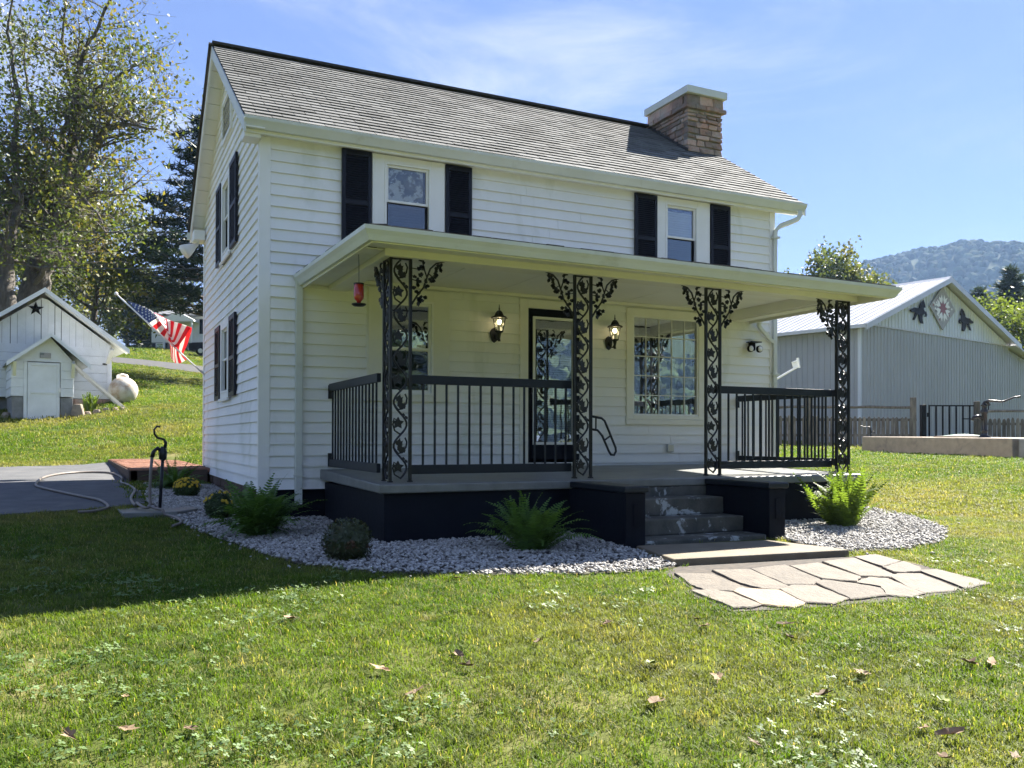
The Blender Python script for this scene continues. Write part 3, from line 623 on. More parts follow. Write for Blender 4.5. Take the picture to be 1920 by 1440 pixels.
# printed line and little logo on the sticker
mb = MB(); mb.box(1.886, 1.935, -.0135, -.0122, 2.170, 2.176); ring(mb, 1.95, 1.984, 2.165, 2.184, .003, -.0135, -.0122); mb.build('sticker_print', M['black'], fr)
M['lace'] = mat('lace_panel', (.13, .14, .15), (.78, .80, .84), 9, .46, .54, rough=.9, vec=(1, 1, 1.3), c=(.20, .21, .22), cscale=5, clo=.5, chi=.56)
fr, r = window((1.295, 2.225, 3.35, 4.475), (1.445, 2.045, 3.42, 4.395), 3.925, 'lace')
MB().box(1.50, 1.96, .02, .024, 3.93, 4.34).build('lace_curtain', M['lace'], fr)
mb = MB()
for k in range(14): mb.box(1.50, 1.96, .06, .075, 3.46+k*.032, 3.484+k*.032)
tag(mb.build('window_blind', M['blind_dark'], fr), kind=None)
fr, r = window((5.445, 6.37, 3.35, 4.475), (5.585, 6.15, 3.42, 4.395), 3.92, 'lace')
for k in range(26):
    z = 3.45+k*.033; MB().box(5.62, 6.11, .045, .062, z, z+.028).build('blind_slat', M['blind'], fr)
# picture window with white grid
PW = MB(); PW.box(4.935, 5.045, -.045, .05, 1.31, 2.86); PW.box(6.175, 6.275, -.045, .05, 1.31, 2.86); PW.box(5.045, 6.175, -.044, .05, 2.755, 2.86); PW.box(5.045, 6.175, -.044, .05, 1.31, 1.365)
pw = PW.build('picture_window', M['cream'], H, bevel=.004)
MB().box(4.925, 6.285, -.06, .03, 1.235, 1.308).build('sill', M['cream'], pw, bevel=.006)
MB().box(5.045, 6.175, .0, .006, 1.365, 2.755).build('pane', M['glass'], pw)
mb = MB(); ring(mb, 5.045, 6.175, 1.365, 2.755, .022, -.03, .0); mb.build('window_frame', M['trim'], pw)
for k in range(1, 5):
    x = 5.056+(6.164-5.056)*k/5; z = 1.376+(2.744-1.376)*k/5
    MB().box(x-.006, x+.006, -.010, -.001, 1.387, 2.733).build('glazing_bar', M['white'], pw); MB().box(5.067, 6.153, -.012, -.003, z-.006, z+.006).build('glazing_bar', M['white'], pw)
def drapery(x0, x1, z0, z1, y, m, parent, n=20):
    V = []; 
    for i in range(n+1):
        x = x0+(x1-x0)*i/n; yy = y+.018*math.sin(i*1.9)+.006*math.sin(i*.7); V += [(x, yy, z0), (x, yy, z1)]
    mb = MB(); mb.add(V, [(2*i, 2*i+2, 2*i+3, 2*i+1) for i in range(n)]); return mb.build('curtain', m, parent, True)
drapery(5.02, 5.24, 1.3, 2.8, .13, M['curtain'], pw, 9); drapery(5.80, 6.2, 1.3, 2.8, .13, M['curtain'], pw, 14)
# side windows: built in the front-wall frame, then turned into the left wall
XF = Matrix.Translation((0, 5.5, 0)) @ Matrix.Rotation(R(-90), 4, 'Z')
fr, r = window((2.30, 3.22, 1.60, 2.72), (2.44, 3.08, 1.68, 2.62), 2.16, 'screen', xf=XF)
MB().box(2.28, 3.24, -.07, -.044, 1.56, 1.60).build('sill', M['trim'], fr, bevel=.004)
fr, r = window((2.32, 3.24, 3.60, 4.80), (2.46, 3.10, 3.68, 4.70), 4.2, 'screen', xf=XF)
MB().box(2.30, 3.26, -.07, -.044, 3.56, 3.60).build('sill', M['trim'], fr, bevel=.004)
# shutters
def shutter(x0, x1, z0, z1, xf=None, y=-.048):
    mb = MB(); w = .045; zm = z0+(z1-z0)*.47
    mb.box(x0, x0+w, y-.012, y+.022, z0, z1); mb.box(x1-w, x1, y-.012, y+.022, z0, z1)
    for a, b in ((z0, z0+.06), (zm-.03, zm+.03), (z1-.07, z1)): mb.box(x0+w, x1-w, y-.011, y+.02, a, b)
    mb.box(x0+w, x1-w, y+.016, y+.024, z0+.06, z1-.07)
    s = mb.build('shutter', M['shutter'], H, bevel=.003)
    if xf: s.matrix_local = xf
    sl = MB(); z = z0+.075; lou = MB(); lou.hexa([(x0+w, y-.010, 0), (x1-w, y-.010, 0), (x1-w, y+.015, .020), (x0+w, y+.015, .020), (x0+w, y-.010, .006), (x1-w, y-.010, .006), (x1-w, y+.015, .026), (x0+w, y+.015, .026)])
    me = lou.mesh('louvre', M['shutter'])
    while z < z1-.09:
        if not (zm-.05 < z < zm+.028): link('louvre', me, s, (0, 0, z))
        z += .0275
for a in ((.92, 1.284, 3.30, 4.478), (2.238, 2.592, 3.30, 4.47), (5.063, 5.434, 3.30, 4.47), (6.384, 6.742, 3.30, 4.47)): shutter(*a)
for a in ((1.72, 2.26, 1.60, 2.70), (3.26, 3.80, 1.60, 2.70), (1.80, 2.28, 3.62, 4.80), (3.28, 3.86, 3.62, 4.80)): shutter(*a, xf=XF)
# gable louvre vent
mb = MB(); ring(mb, 2.38, 3.28, 5.30, 5.92, .05, -.05, .0); vt = mb.build('gable_vent', M['trim'], H); vt.matrix_local = XF
for k in range(9): MB().hexa([(2.43, -.046, 5.355+k*.057), (3.23, -.046, 5.355+k*.057), (3.23, -.02, 5.395+k*.057), (2.43, -.02, 5.395+k*.057), (2.43, -.04, 5.365+k*.057), (3.23, -.04, 5.365+k*.057), (3.23, -.014, 5.405+k*.057), (2.43, -.014, 5.405+k*.057)]).build('vent_slat', M['trim'], vt)
# door with full glass, black slab and cream casing
mb = MB(); mb.box(3.286, 3.405, -.045, .05, .69, 2.865); mb.box(4.19, 4.305, -.045, .05, .69, 2.865); mb.box(3.405, 4.19, -.044, .05, 2.75, 2.865); mb.build('door_casing', M['cream'], H, bevel=.004)
mb = MB(); mb.box(3.405, 3.455, -.02, .03, .72, 2.75); mb.box(4.14, 4.19, -.02, .03, .72, 2.75); mb.box(3.455, 4.14, -.02, .03, 2.68, 2.75)
mb.box(3.455, 3.475, -.035, .01, .76, 2.68); mb.box(4.11, 4.14, -.035, .01, .76, 2.68); mb.box(3.475, 4.11, -.035, .01, .76, .955); mb.box(3.475, 4.11, -.035, .01, 2.65, 2.68)
dr = mb.build('front_door', M['navy'], H, bevel=.004)
mb = MB(); ring(mb, 3.475, 4.11, .955, 2.645, .035, -.045, -.008); mb.build('glass_frame', M['trim'], dr, bevel=.003)
MB().box(3.51, 4.075, -.022, -.016, .99, 2.61).build('pane', M['glass'], dr)
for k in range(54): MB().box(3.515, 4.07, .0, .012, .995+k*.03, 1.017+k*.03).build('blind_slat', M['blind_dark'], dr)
MB().tube([(3.44, -.06, 1.62), (3.44, -.09, 1.64), (3.44, -.09, 1.72), (3.44, -.06, 1.74)], .008, 6).build('door_handle', M['iron'], dr)
MB().box(3.41, 4.185, -.06, .03, .69, .718).build('threshold', M['trim'], dr)
MB().box(3.90, 4.0, -.0245, -.0225, 1.0, 1.03).build('sticker', M['white'], dr)
# ---- chimney: mortar core, individual stones, corbel course and white cap
chx0, chx1, chy0, chy1 = 7.27, 8.02, 1.68, 2.82
core = MB(); core.box(chx0+.02, chx1-.02, chy0+.02, chy1-.02, 4.0, 6.86); ch = core.build('chimney', M['mortar'], H)
def stone(x0, x1, y0, y1, z0, z1, m='stone'):
    j = lambda: rng.uniform(-.012, .012); mb = MB()
    P = [(x, y, z) for z in (z0, z1) for x, y in ((x0, y0), (x1, y0), (x1, y1), (x0, y1))]
    mb.hexa([(a+j(), b+j(), c+j()*.8) for a, b, c in P]); return mb.build('stone', M[m], ch, bevel=.009)
z = 5.3
while z < 6.60:
    h = rng.uniform(.07, .12)
    if z+h > 6.62: h = 6.62-z
    x = chx0
    while x < chx1-.02:
        w = min(rng.uniform(.13, .34), chx1-x)
        if chx1-x-w < .09: w = chx1-x
        stone(x+.011, x+w-.011, chy0-rng.uniform(0, .022), chy0+.1, z+.011, z+h-.011); x += w
    y = chy0
    while y < chy1-.02:
        w = min(rng.uniform(.14, .36), chy1-y)
        if chy1-y-w < .09: w = chy1-y
        if z+h > rz_(y)-.1: stone(chx0-rng.uniform(0, .018), chx0+.1, y+(.11 if y == chy0 else .011), y+w-.011, z+.011, z+h-.011)
        y += w
    z += h
for z0, z1, o in ((6.63, 6.705, .05), (6.715, 6.865, .012)):
    x = chx0-o
    while x < chx1+o-.02:
        w = min(rng.uniform(.16, .3), chx1+o-x); w = chx1+o-x if chx1+o-x-w < .1 else w
        stone(x+.006, x+w-.006, chy0-o, chy0+.08, z0, z1); x += w
    y = chy0-o+.12
    while y < chy1+o-.02:
        w = min(rng.uniform(.16, .34), chy1+o-y); w = chy1+o-y if chy1+o-y-w < .1 else w
        stone(chx0-o, chx0+.08, y+.006, y+w-.006, z0, z1); y += w
MB().box(7.224, 8.07, 1.607, 2.88, 6.87, 6.99).build('chimney_cap', M['gutter'], ch, bevel=.004)
mb = MB()
for k in range(9):
    y = 1.66+k*.13; mb.hexa([(chx0-.045, y, rz_(y)-.01), (chx0+.01, y, rz_(y)-.01), (chx0+.01, y+.15, rz_(y+.15)-.01), (chx0-.045, y+.15, rz_(y+.15)-.01), (chx0-.03, y, rz_(y)+.06), (chx0+.01, y, rz_(y)+.07), (chx0+.01, y+.15, rz_(y+.15)+.05), (chx0-.03, y+.15, rz_(y+.15)+.05)])
mb.build('flashing', M['ridge'], ch)

# ------------------------------------------------------------------ porch
FZ0, FZ1 = .672, .608     # floor height at the wall and at the outer edge
def fz(y): return FZ0+(FZ1-FZ0)*(-y)/2.4
mb = MB(); sx0, sx1 = .677, 6.843
mb.hexa([(sx0, -2.40, FZ1-.085), (sx1, -2.40, FZ1-.085), (sx1, -.032, FZ0-.12), (sx0, -.032, FZ0-.12), (sx0, -2.40, FZ1), (sx1, -2.40, FZ1), (sx1, -.032, FZ0), (sx0, -.032, FZ0)])
pf = mb.build('porch_floor', M['concrete'], H, bevel=.012)
mb = None
for q in ((.735, 2.90, -2.345, -2.15), (4.45, 6.785, -2.345, -2.15), (.735, .93, -2.149, -.032), (6.59, 6.785, -2.149, -.032)): MB().box(*q, -.25, FZ1-.088).build('porch_base', M['navy'], H)
# steps between two cheek walls
for x0, x1 in ((2.715, 2.935), (4.435, 4.645)):
    ck = MB(); ck.box(x0, x1, -3.40, -2.346, -.15, .535); o = ck.build('cheek_wall', M['navy'], H, bevel=.008)
    MB().box(x0-.03, x1+.025, -3.43, -2.402, .537, .60).build('coping', M['rail'], o, bevel=.015)
    MB().box((x0+x1)/2-.03, (x0+x1)/2+.03, -3.412, -3.402, .23, .44).build('recess_panel', M['navy'], o, bevel=.006)
for k, (z0, z1, y0) in enumerate(((.0, .075, -3.36), (.0, .235, -3.02), (.0, .415, -2.70))):
    mb = MB(); mb.box(2.937, 4.433, y0, -2.35, z0-.1 if k == 0 else (.077, .237)[k-1], z1); mb.build('step', M['step'], H, bevel=.012)
mb = MB(); mb.box(2.937, 4.433, -2.395, -2.20, .417, FZ1-.09); mb.build('riser', M['step'], H)
# porch roof: gutter line runs round three sides
PL, PRr, PRb = (.385, -2.95), (7.0, -2.80), (7.22, 0)
A_, B_, C_, D_ = Vector((.43, -2.90, 2.86)), Vector((6.97, -2.76, 2.86)), Vector((7.18, -.03, 2.90)), Vector((.43, -.03, 2.92))
E_, F_ = Vector((1.9, -.03, 3.14)), Vector((5.8, -.03, 3.14))
mb = MB(); V = [A_, B_, C_, D_, E_, F_]; dn = Vector((0, 0, -.035))
mb.add([v+Vector((0, 0, .012)) for v in V], [(0, 1, 5, 4), (1, 2, 5), (0, 4, 3)])
prf = mb.build('porch_roof', M['shingle'], H)
n = 34
for k in range(n):   # ragged shingle edge over the gutters
    a, b = k/n, (k+1)/n; P0, P1 = A_.lerp(B_, a), A_.lerp(B_, b-.04/n); o = Vector((0, -rng.uniform(.02, .035), .012)); t = Vector((0, 0, rng.uniform(.010, .018))); bk = Vector((0, .16, .035))
    MB().hexa([P0+o, P1+o, P1+bk, P0+bk, P0+o+t, P1+o+t, P1+bk+t, P0+bk+t]).build('edge_shingle', M['ridge'], prf)
for k in range(14):
    a, b = k/14, (k+1)/14; P0, P1 = D_.lerp(A_, a), D_.lerp(A_, b-.003); o = Vector((-rng.uniform(.03, .05), 0, .012)); t = Vector((0, 0, rng.uniform(.012, .022))); bk = Vector((.16, 0, .03))
    MB().hexa([P0+o, P0+bk, P1+bk, P1+o, P0+o+t, P0+bk+t, P1+bk+t, P1+o+t]).build('edge_shingle', M['ridge'], prf)
def fasc(a, b, z0a, z1a, z0b, z1b, th, m, name):
    a, b = Vector(a), Vector(b); n_ = Vector(((b-a).y, -(b-a).x, 0)).normalized()*th
    MB().hexa([(a.x, a.y, z0a), (b.x, b.y, z0b), (b.x-n_.x, b.y-n_.y, z0b), (a.x-n_.x, a.y-n_.y, z0a), (a.x, a.y, z1a), (b.x, b.y, z1b), (b.x-n_.x, b.y-n_.y, z1b), (a.x-n_.x, a.y-n_.y, z1a)]).build(name, M[m], H)
gd = Vector((B_.x-A_.x, B_.y-A_.y, 0)).normalized(); go = Vector((gd.y, -gd.x, 0))
def corner_gutter(path, outs):
    mb = MB(); n = len(GUT); V = []
    for p, o in zip(path, outs):
        p = Vector(p); o = Vector(o); V += [tuple(p-o*u+Vector((0, 0, v))) for u, v in GUT]
    k = len(path)
    F = [(s*n+i, (s+1)*n+i, (s+1)*n+(i+1) % n, s*n+(i+1) % n) for s in range(k-1) for i in range(n)]+[tuple(range(n)), tuple(range(k*n-1, (k-1)*n-1, -1))]
    mb.add(V, F); return mb.build('gutter', M['gutter'], H)
corner_gutter([(.47, -.03, 2.80), (.47, -2.86, 2.745), (6.93, -2.71, 2.745), (7.12, -.03, 2.77)], [(-1, 0, 0), (-1, -1, 0), (1, -1, 0), (1, 0, 0)])
fasc((.472, -.03), (.472, -2.858), 2.77, 2.90, 2.735, 2.86, -.02, 'cream', 'fascia'); fasc((.472, -2.858), (6.928, -2.708), 2.735, 2.86, 2.735, 2.86, -.02, 'cream', 'fascia'); fasc((6.928, -2.708), (7.118, -.03), 2.735, 2.86, 2.76, 2.88, -.02, 'cream', 'fascia')
# vented soffit round the outside: boards
k = 0; x = .50
while x < 6.86:
    w = .30; x2 = min(x+w, 6.90); y_ = lambda q: -2.858+(q-.47)*.0232-.004
    MB().hexa([(x, y_(x), 2.80), (x2-.006, y_(x2), 2.80), (x2-.006, -2.22, 2.845), (x, -2.22, 2.845), (x, y_(x), 2.812), (x2-.006, y_(x2), 2.812), (x2-.006, -2.22, 2.857), (x, -2.22, 2.857)]).build('soffit_panel', M['soffit'], H); x += w
for k in range(7):
    y0, y1 = -2.20+k*.31, -2.20+(k+1)*.31-.006; y1 = min(y1, -.03)
    MB().box(.493, .765, y0, y1, 2.83, 2.842).build('soffit_panel', M['soffit'], H); MB().box(6.99, 7.03, y0, y1, 2.83, 2.842).build('soffit_panel', M['soffit'], H)
# beams carried by the posts
MB().box(.775, 6.99, -2.215, -1.98, 2.778, 2.905).build('porch_beam', M['cream'], H, bevel=.004)
MB().box(.775, .99, -1.978, -.032, 2.778, 2.905).build('porch_beam', M['cream'], H, bevel=.004)
MB().box(6.79, 6.99, -1.978, -.032, 2.778, 2.905).build('porch_beam', M['cream'], H, bevel=.004)
MB().box(.99, 1.03, -1.978, -.032, 2.80, 2.94).build('beam_trim', M['cream'], H); MB().box(6.75, 6.79, -1.978, -.032, 2.80, 2.94).build('beam_trim', M['cream'], H)
nx_ = 6
for i in range(nx_):
    for j in range(2):
        xa = 1.03+(6.75-1.03)*i/nx_; xb = 1.03+(6.75-1.03)*(i+1)/nx_; ya = -1.978+.98*j; yb = ya+.98-(.034 if j else 0)
        MB().box(xa+.004, xb-.004, ya+.004, yb-.004, 2.925+rng.uniform(0, .004), 2.94).build('ceiling_panel', M['soffit'], H)
MB().box(1.03, 6.75, -.06, -.03, 2.885, 2.925).build('ceiling_trim', M['cream'], H)
MB().box(.99, 6.79, -1.978, -.032, 2.942, 2.96).build('ceiling_backing', M['interior'], H)
# ---- cast-iron posts
def leafpoly(L_, w, lobes=3):
    pts = []; n = lobes*2+1
    for i in range(n+1):
        t = i/n; pts.append((L_*t, w*math.sin(math.pi*min(1, t*1.05))*(1 if i % 2 else .55)))
    return pts+[(x, -y) for x, y in reversed(pts[1:-1])]
def pleaf(mb, c, ang, L_, w, th, lobes=3, o=(0, 0, 0)):
    ca, sa = math.cos(ang), math.sin(ang)
    mb.prism([(c[0]+x*ca-y*sa, c[1]+x*sa+y*ca) for x, y in leafpoly(L_, w, lobes)], (0, -th/2, 0), (1, 0, 0), (0, 0, 1), (0, th, 0))
def scroll(w, h, n):
    """vine, flower and leaf casting, width w, height h, n repeats, in the xz plane"""
    mb = MB(); p = h/n; N = n*14
    mb.tube([(w*(.5+.41*math.sin(2*math.pi*i/14)), 0, h*i/N) for i in range(N+1)], .0105, 6)
    for k in range(n):
        z = p*k
        c = (w*.36, z+p*.27)                       # flower in the left bay
        for q in range(5): pleaf(mb, c, q*1.257+.3, .062, .026, .013, 1)
        mb.tube([(c[0], -.014, c[1]), (c[0], .014, c[1])], .014, 8)
        mb.tube([(w*.5, 0, z+p*.02), (w*.16, 0, z+p*.10), (w*.05, 0, z+p*.24), (w*.12, 0, z+p*.38), (c[0], 0, c[1]+.02)], .0085, 5)
        for a, l in ((2.15, .070), (1.6, .082), (1.05, .072), (.5, .055)): pleaf(mb, (w*.56, z+p*.60), a, l, .021, .012, 2)
        for a, l in ((1.95, .060), (1.3, .078), (.75, .070), (.15, .052), (-.5, .035)): pleaf(mb, (w*.36, z+p*.76), a, l, .020, .012, 2)
        mb.tube([(w*.12, 0, z+p*.70), (w*.36, 0, z+p*.58), (w*.62, 0, z+p*.60), (w*.86, 0, z+p*.72), (w*.92, 0, z+p*.84), (w*.80, 0, z+p*.94)], .009, 5)
        for a, l in ((-.9, .045), (2.6, .04)): pleaf(mb, (w*.80, z+p*.44), a, l, .017, .011, 2)
    return mb.mesh('scroll_panel', M['iron'])
LW = .20; PH = 2.778-.612
scr = scroll(LW-.04, PH-.05, 5); leg_me = MB().box(-.014, .014, -.014, .014, 0, PH).mesh('leg', M['iron']); shoe_me = MB().box(-.022, .022, -.022, .022, 0, .012).mesh('shoe', M['iron'])
def bracket_mesh():
    mb = MB(); st = [(0, -.44), (.05, -.36), (.12, -.27), (.155, -.17), (.19, -.08), (.25, -.025), (.34, 0)]
    mb.tube([(x, 0, z) for x, z in st], [.010, .010, .009, .009, .010, .010, .006], 6)
    st2 = [(.155, -.17), (.13, -.10), (.115, -.04), (.12, -.005)]; mb.tube([(x, 0, z) for x, z in st2], .007, 6)
    st3 = [(.17, -.13), (.215, -.16), (.25, -.11), (.28, -.05)]; mb.tube([(x, 0, z) for x, z in st3], .006, 6)
    r = random.Random(3)
    for (x, z, n_, sp) in ((.04, -.30, 5, .035), (.055, -.20, 6, .035), (.08, -.10, 6, .04), (.115, -.03, 5, .03), (.17, -.25, 4, .03), (.215, -.18, 6, .035), (.26, -.10, 6, .035), (.29, -.05, 4, .025), (.07, -.40, 7, .035), (.10, -.37, 5, .03)):
        for q in range(n_): pleaf(mb, (x+r.uniform(-sp, sp)*.6, z+r.uniform(-sp, sp)), r.uniform(0, 6.28), r.uniform(.036, .052), .020, .014, 2)
    mb.tube([(0.0, 0, -.20), (.10, 0, -.22)], .005, 5); mb.tube([(0.0, 0, -.09), (.13, 0, -.10)], .005, 5)
    return mb.mesh('bracket', M['iron'])
brk = bracket_mesh()
def post(x, ybase, corner):
    z0 = fz(ybase)+.002; y = ybase
    pe = bpy.data.objects.new('porch_post', None); COL.objects.link(pe); pe.parent = H; pe.location = (x, y, z0)
    fl = [((0, 0), 0), ((LW, 0), 0)]+([((0 if corner < 0 else LW, LW), 0)] if corner else [])
    for (a, b), _ in fl: link('leg', leg_me, pe, (a, b, 0)); link('shoe', shoe_me, pe, (a, b, 0))
    link('scroll_panel', scr, pe, (.02, 0, .03))
    mb = MB(); mb.box(.0, LW, -.009, .009, PH-.02, PH-.002)
    if corner:
        cx = 0 if corner < 0 else LW; mb.box(cx-.009, cx+.009, .01, LW, PH-.02, PH-.002); link('scroll_panel', scr, pe, (cx, .02, .03), (0, 0, R(90)))
        link('bracket', brk, pe, (cx, LW+.012, PH), (0, 0, R(90)))
    mb.build('top_bar', M['iron'], pe)
    if corner != 1: link('bracket', brk, pe, (LW+.014, 0, PH))
    if corner != -1: link('bracket', brk, pe, (-.014, 0, PH), (0, 0, R(180)))
for x, c in ((.853, -1), (2.888, 0), (4.628, 0), (6.675, 1)): post(x, -2.15, c)
# ---- railings
bal = MB().box(-.009, .009, -.009, .009, 0, .80).mesh('baluster', M['rail'])
def railing(a, b, n, first, step):
    a, b = Vector(a), Vector(b); d = (b-a).normalized(); Ln = (b-a).length
    re = bpy.data.objects.new('railing', None); COL.objects.link(re); re.parent = H; re.location = a
    re.rotation_euler = (0, 0, math.atan2(d.y, d.x))
    MB().box(0, Ln, -.022, .022, .888, .975).build('top_rail', M['rail'], re, bevel=.004); MB().box(0, Ln, -.02, .02, 0, .09).build('bottom_rail', M['rail'], re, bevel=.004)
    s = first
    while s < Ln-.04: link('baluster', bal, re, (s, 0, .089)); s += step
railing((1.075, -2.05, .686), (2.90, -2.05, .686), 0, .147, .1243)
railing((4.84, -2.05, .686), (6.675, -2.05, .686), 0, .075, .1243)
railing((.80, -.035, .70), (.80, -1.955, .70), 0, .10, .124)
railing((6.90, -.035, .70), (6.90, -1.955, .70), 0, .10, .124)
for x in (.80, 6.90):
    MB().box(x-.03, x+.03, -.036, -.026, 1.50, 1.66).build('rail_bracket', M['iron'], H); MB().box(x-.03, x+.03, -.036, -.026, .70, .86).build('rail_bracket', M['iron'], H)
MB().box(5.615, 5.712, -.075, -.026, .85, .96).build('outlet_cover', M['alu'], H, bevel=.008)
MB().tube([(7.62, L, 2.2), (7.62, L, 2.22)], .02, 6)
# ------------------------------------------------------------------ things on and round the porch
def lantern(loc, label):
    t = thing('wall_lantern', loc, label, 'lantern', 'lit lanterns beside the front door')
    MB().prism([(0, -.11), (.035, -.085), (.055, -.03), (.058, .03), (.035, .07), (0, .085), (-.035, .07), (-.058, .03), (-.055, -.03), (-.035, -.085)], (.0, -.028, -.13), (1, 0, 0), (0, 0, 1), (0, -.016, 0)).build('back_plate', M['iron'], t, bevel=.004)
    MB().tube([(0, -.04, -.14), (0, -.09, -.20), (0, -.15, -.21), (0, -.18, -.17), (0, -.19, -.12)], .011, 7).build('arm', M['iron'], t, True)
    n = 6; r0, r1 = .052, .088; y0 = -.19
    MB().lathe([(.02, -.235), (.014, -.20), (.03, -.13), (r0+.006, -.115), (r0+.008, -.105)], (0, y0, 0), 6).build('base', M['iron'], t)
    MB().lathe([(r1+.030, .058), (r1+.026, .068), (r1-.02, .088), (.05, .125), (.030, .150), (.010, .158), (.007, .17), (.013, .178), (.007, .186), (.005, .22), (.002, .235)], (0, y0, 0), 6).build('cap', M['iron'], t)
    for k in range(n):
        a = 2*math.pi*k/n; MB().tube([(r0*math.cos(a), y0+r0*math.sin(a), -.107), (r1*math.cos(a), y0+r1*math.sin(a), .06)], .0045, 5).build('bar', M['iron'], t)
    mb = MB(); V = []
    for k in range(n):
        a = 2*math.pi*k/n; V += [((r0-.003)*math.cos(a), y0+(r0-.003)*math.sin(a), -.105), ((r1-.003)*math.cos(a), y0+(r1-.003)*math.sin(a), .058)]
    mb.add(V, [(2*k, (2*k+2) % 12, (2*k+3) % 12, 2*k+1) for k in range(n)]); mb.build('glass', M['glass_clear'], t)
    MB().lathe([(.012, -.105), (.012, -.03), (.014, -.025)], (0, y0, 0), 8).build('socket', M['cream'], t)
    MB().lathe([(.012, -.025), (.028, .0), (.030, .018), (.022, .036), (.006, .044)], (0, y0, 0), 10).build('bulb', M['bulb'], t, True)
lantern((2.915, -.0, 2.505), 'lit black wall lantern on the siding to the left of the front door')
lantern((4.645, -.0, 2.490), 'lit black wall lantern between the front door and the picture window')
t = thing('hummingbird_feeder', (.611, -1.9, 2.54), 'red glass hummingbird feeder hanging from the porch soffit at its left end', 'bird feeder')
MB().lathe([(.035, .0), (.048, -.01), (.05, -.12), (.045, -.145), (.022, -.17), (.018, -.19)], (0, 0, 0), 14).build('bottle', M['redglass'], t, True)
MB().lathe([(.052, -.002), (.052, .008), (.02, .014)], (0, 0, 0), 12).build('cap', M['iron'], t)
MB().lathe([(.03, -.188), (.07, -.192), (.072, -.20), (.05, -.215), (.015, -.22)], (0, 0, 0), 14).build('tray', M['iron'], t, True)
MB().tube([(0, 0, .01), (0, 0, .2), (0, .01, .29)], .003, 5).build('hook', M['iron'], t)
t = thing('solar_light', (7.15, -.03, 2.40), 'small black solar floodlight on the siding right of the porch', 'light')
MB().box(-.09, .10, -.13, .0, .075, .09).build('solar_panel', M['black'], t, bevel=.003)
MB().box(-.05, .05, -.05, .0, -.04, .075).build('housing', M['black'], t, bevel=.008)
for x in (-.085, .085):
    MB().lathe([(.012, .0), (.05, -.02), (.052, -.055), (.045, -.06)], (x, -.05, -.02), 12, axis=1).build('lamp_head', M['black'], t, True)
    MB().lathe([(.043, -.061), (.01, -.064)], (x, -.05, -.02), 12, axis=1).build('lens', M['white'], t, True)
t = thing('grab_rail', (3.10, -2.14, 1.12), 'black tubular grab rail bolted to the right side of the second porch post', 'handrail')
MB().box(-.012, .0, -.03, .03, -.22, .22).build('mounting_plate', M['iron'], t, bevel=.003)
lp = [(0, 0, .16), (.13, 0, .14), (.17, 0, .11), (.23, 0, -.01), (.31, 0, -.18), (.315, 0, -.22), (.29, 0, -.26), (.25, 0, -.255), (.22, 0, -.21), (.14, 0, -.05), (.08, 0, .01), (0, 0, .02)]
MB().tube(lp, .013, 8).build('tube', M['iron'], t, True)
MB().tube([(.06, 0, .15), (.06, 0, .015)], .010, 6).build('brace', M['iron'], t); MB().tube([(.165, 0, -.10), (.245, 0, -.05)], .010, 6).build('brace', M['iron'], t)
# flag on its pole at the rear left corner
t = thing('flag_on_pole', (0, 5.5, 2.10), 'United States flag hanging in folds from a white pole on the house corner', 'flag')
dd = 14.75; pm = dd/1616.19
def fp(px, py, off=0):  # flat layout of the hanging flag, metres along the wall plane's right axis and up, from the pole foot
    u, v = (px-385)*pm, (704-py)*pm; return Vector((u*.9+.435*off, -u*.435+.9*off, v))
MB().tube([fp(385, 704), fp(219, 553)], .013, 8).build('pole', M['white'], t, True)
b_ = fp(216, 550); MB().lathe([(.004, -.03), (.028, -.02), (.034, .0), (.026, .02), (.004, .032)], tuple(b_), 10).build('finial', M['white'], t, True)
MB().tube([fp(387, 706, .02), fp(376, 695)], .022, 8).build('socket', M['alu'], t)
rows = [(0.0, [(236, 563, .02), (262, 572, -.03), (288, 585, -.10), (301, 592, .02), (302, 594, .10), (309, 620, .11), (314, 645, .10), (316, 668, .08)]),
        (.27, [(255, 584, .02), (275, 580, -.02), (296, 592, -.12), (308, 604, .0), (304, 595, .10), (311, 622, .10), (315, 648, .09), (318, 671, .06)]),
        (.54, [(275, 607, .02), (288, 600, .0), (303, 602, -.12), (315, 622, .0), (309, 597, .09), (316, 626, .10), (320, 653, .08), (323, 677, .04)]),
        (.77, [(298, 625, .02), (306, 617, .0), (315, 618, -.12), (323, 638, .0), (331, 604, .06), (329, 634, .08), (328, 660, .06), (333, 681, .03)]),
        (1.0, [(321, 643, .02), (321, 636, .0), (324, 640, -.10), (332, 650, .0), (356, 613, .03), (349, 642, .05), (341, 664, .05), (352, 672, .02)])]
TT = [0, .18, .38, .46, .52, .68, .84, 1.0]
from mathutils.geometry import interpolate_bezier
def cat(vals, ts, x):
    i = max(0, min(len(ts)-2, int(np.searchsorted(ts, x, 'right'))-1)); h = ts[i+1]-ts[i]; q = (x-ts[i])/h
    m0 = (vals[i+1]-vals[i-1])/(ts[i+1]-ts[i-1]) if i > 0 else (vals[1]-vals[0])/(ts[1]-ts[0])
    m1 = (vals[i+2]-vals[i])/(ts[i+2]-ts[i]) if i+2 < len(ts) else (vals[i+1]-vals[i])/h
    return vals[i]*(2*q**3-3*q**2+1)+m0*h*(q**3-2*q**2+q)+vals[i+1]*(-2*q**3+3*q**2)+m1*h*(q**3-q**2)
def fsurf(s, tt):
    pr = [cat([np.array(c) for c in row], TT, tt) for _, row in rows]; p = cat(pr, [q for q, _ in rows], s); return fp(p[0], p[1], p[2]+.012*math.sin(s*17+tt*6))
NS, NT = 39, 60; fv = [[fsurf(i/NS, j/NT) for j in range(NT+1)] for i in range(NS+1)]
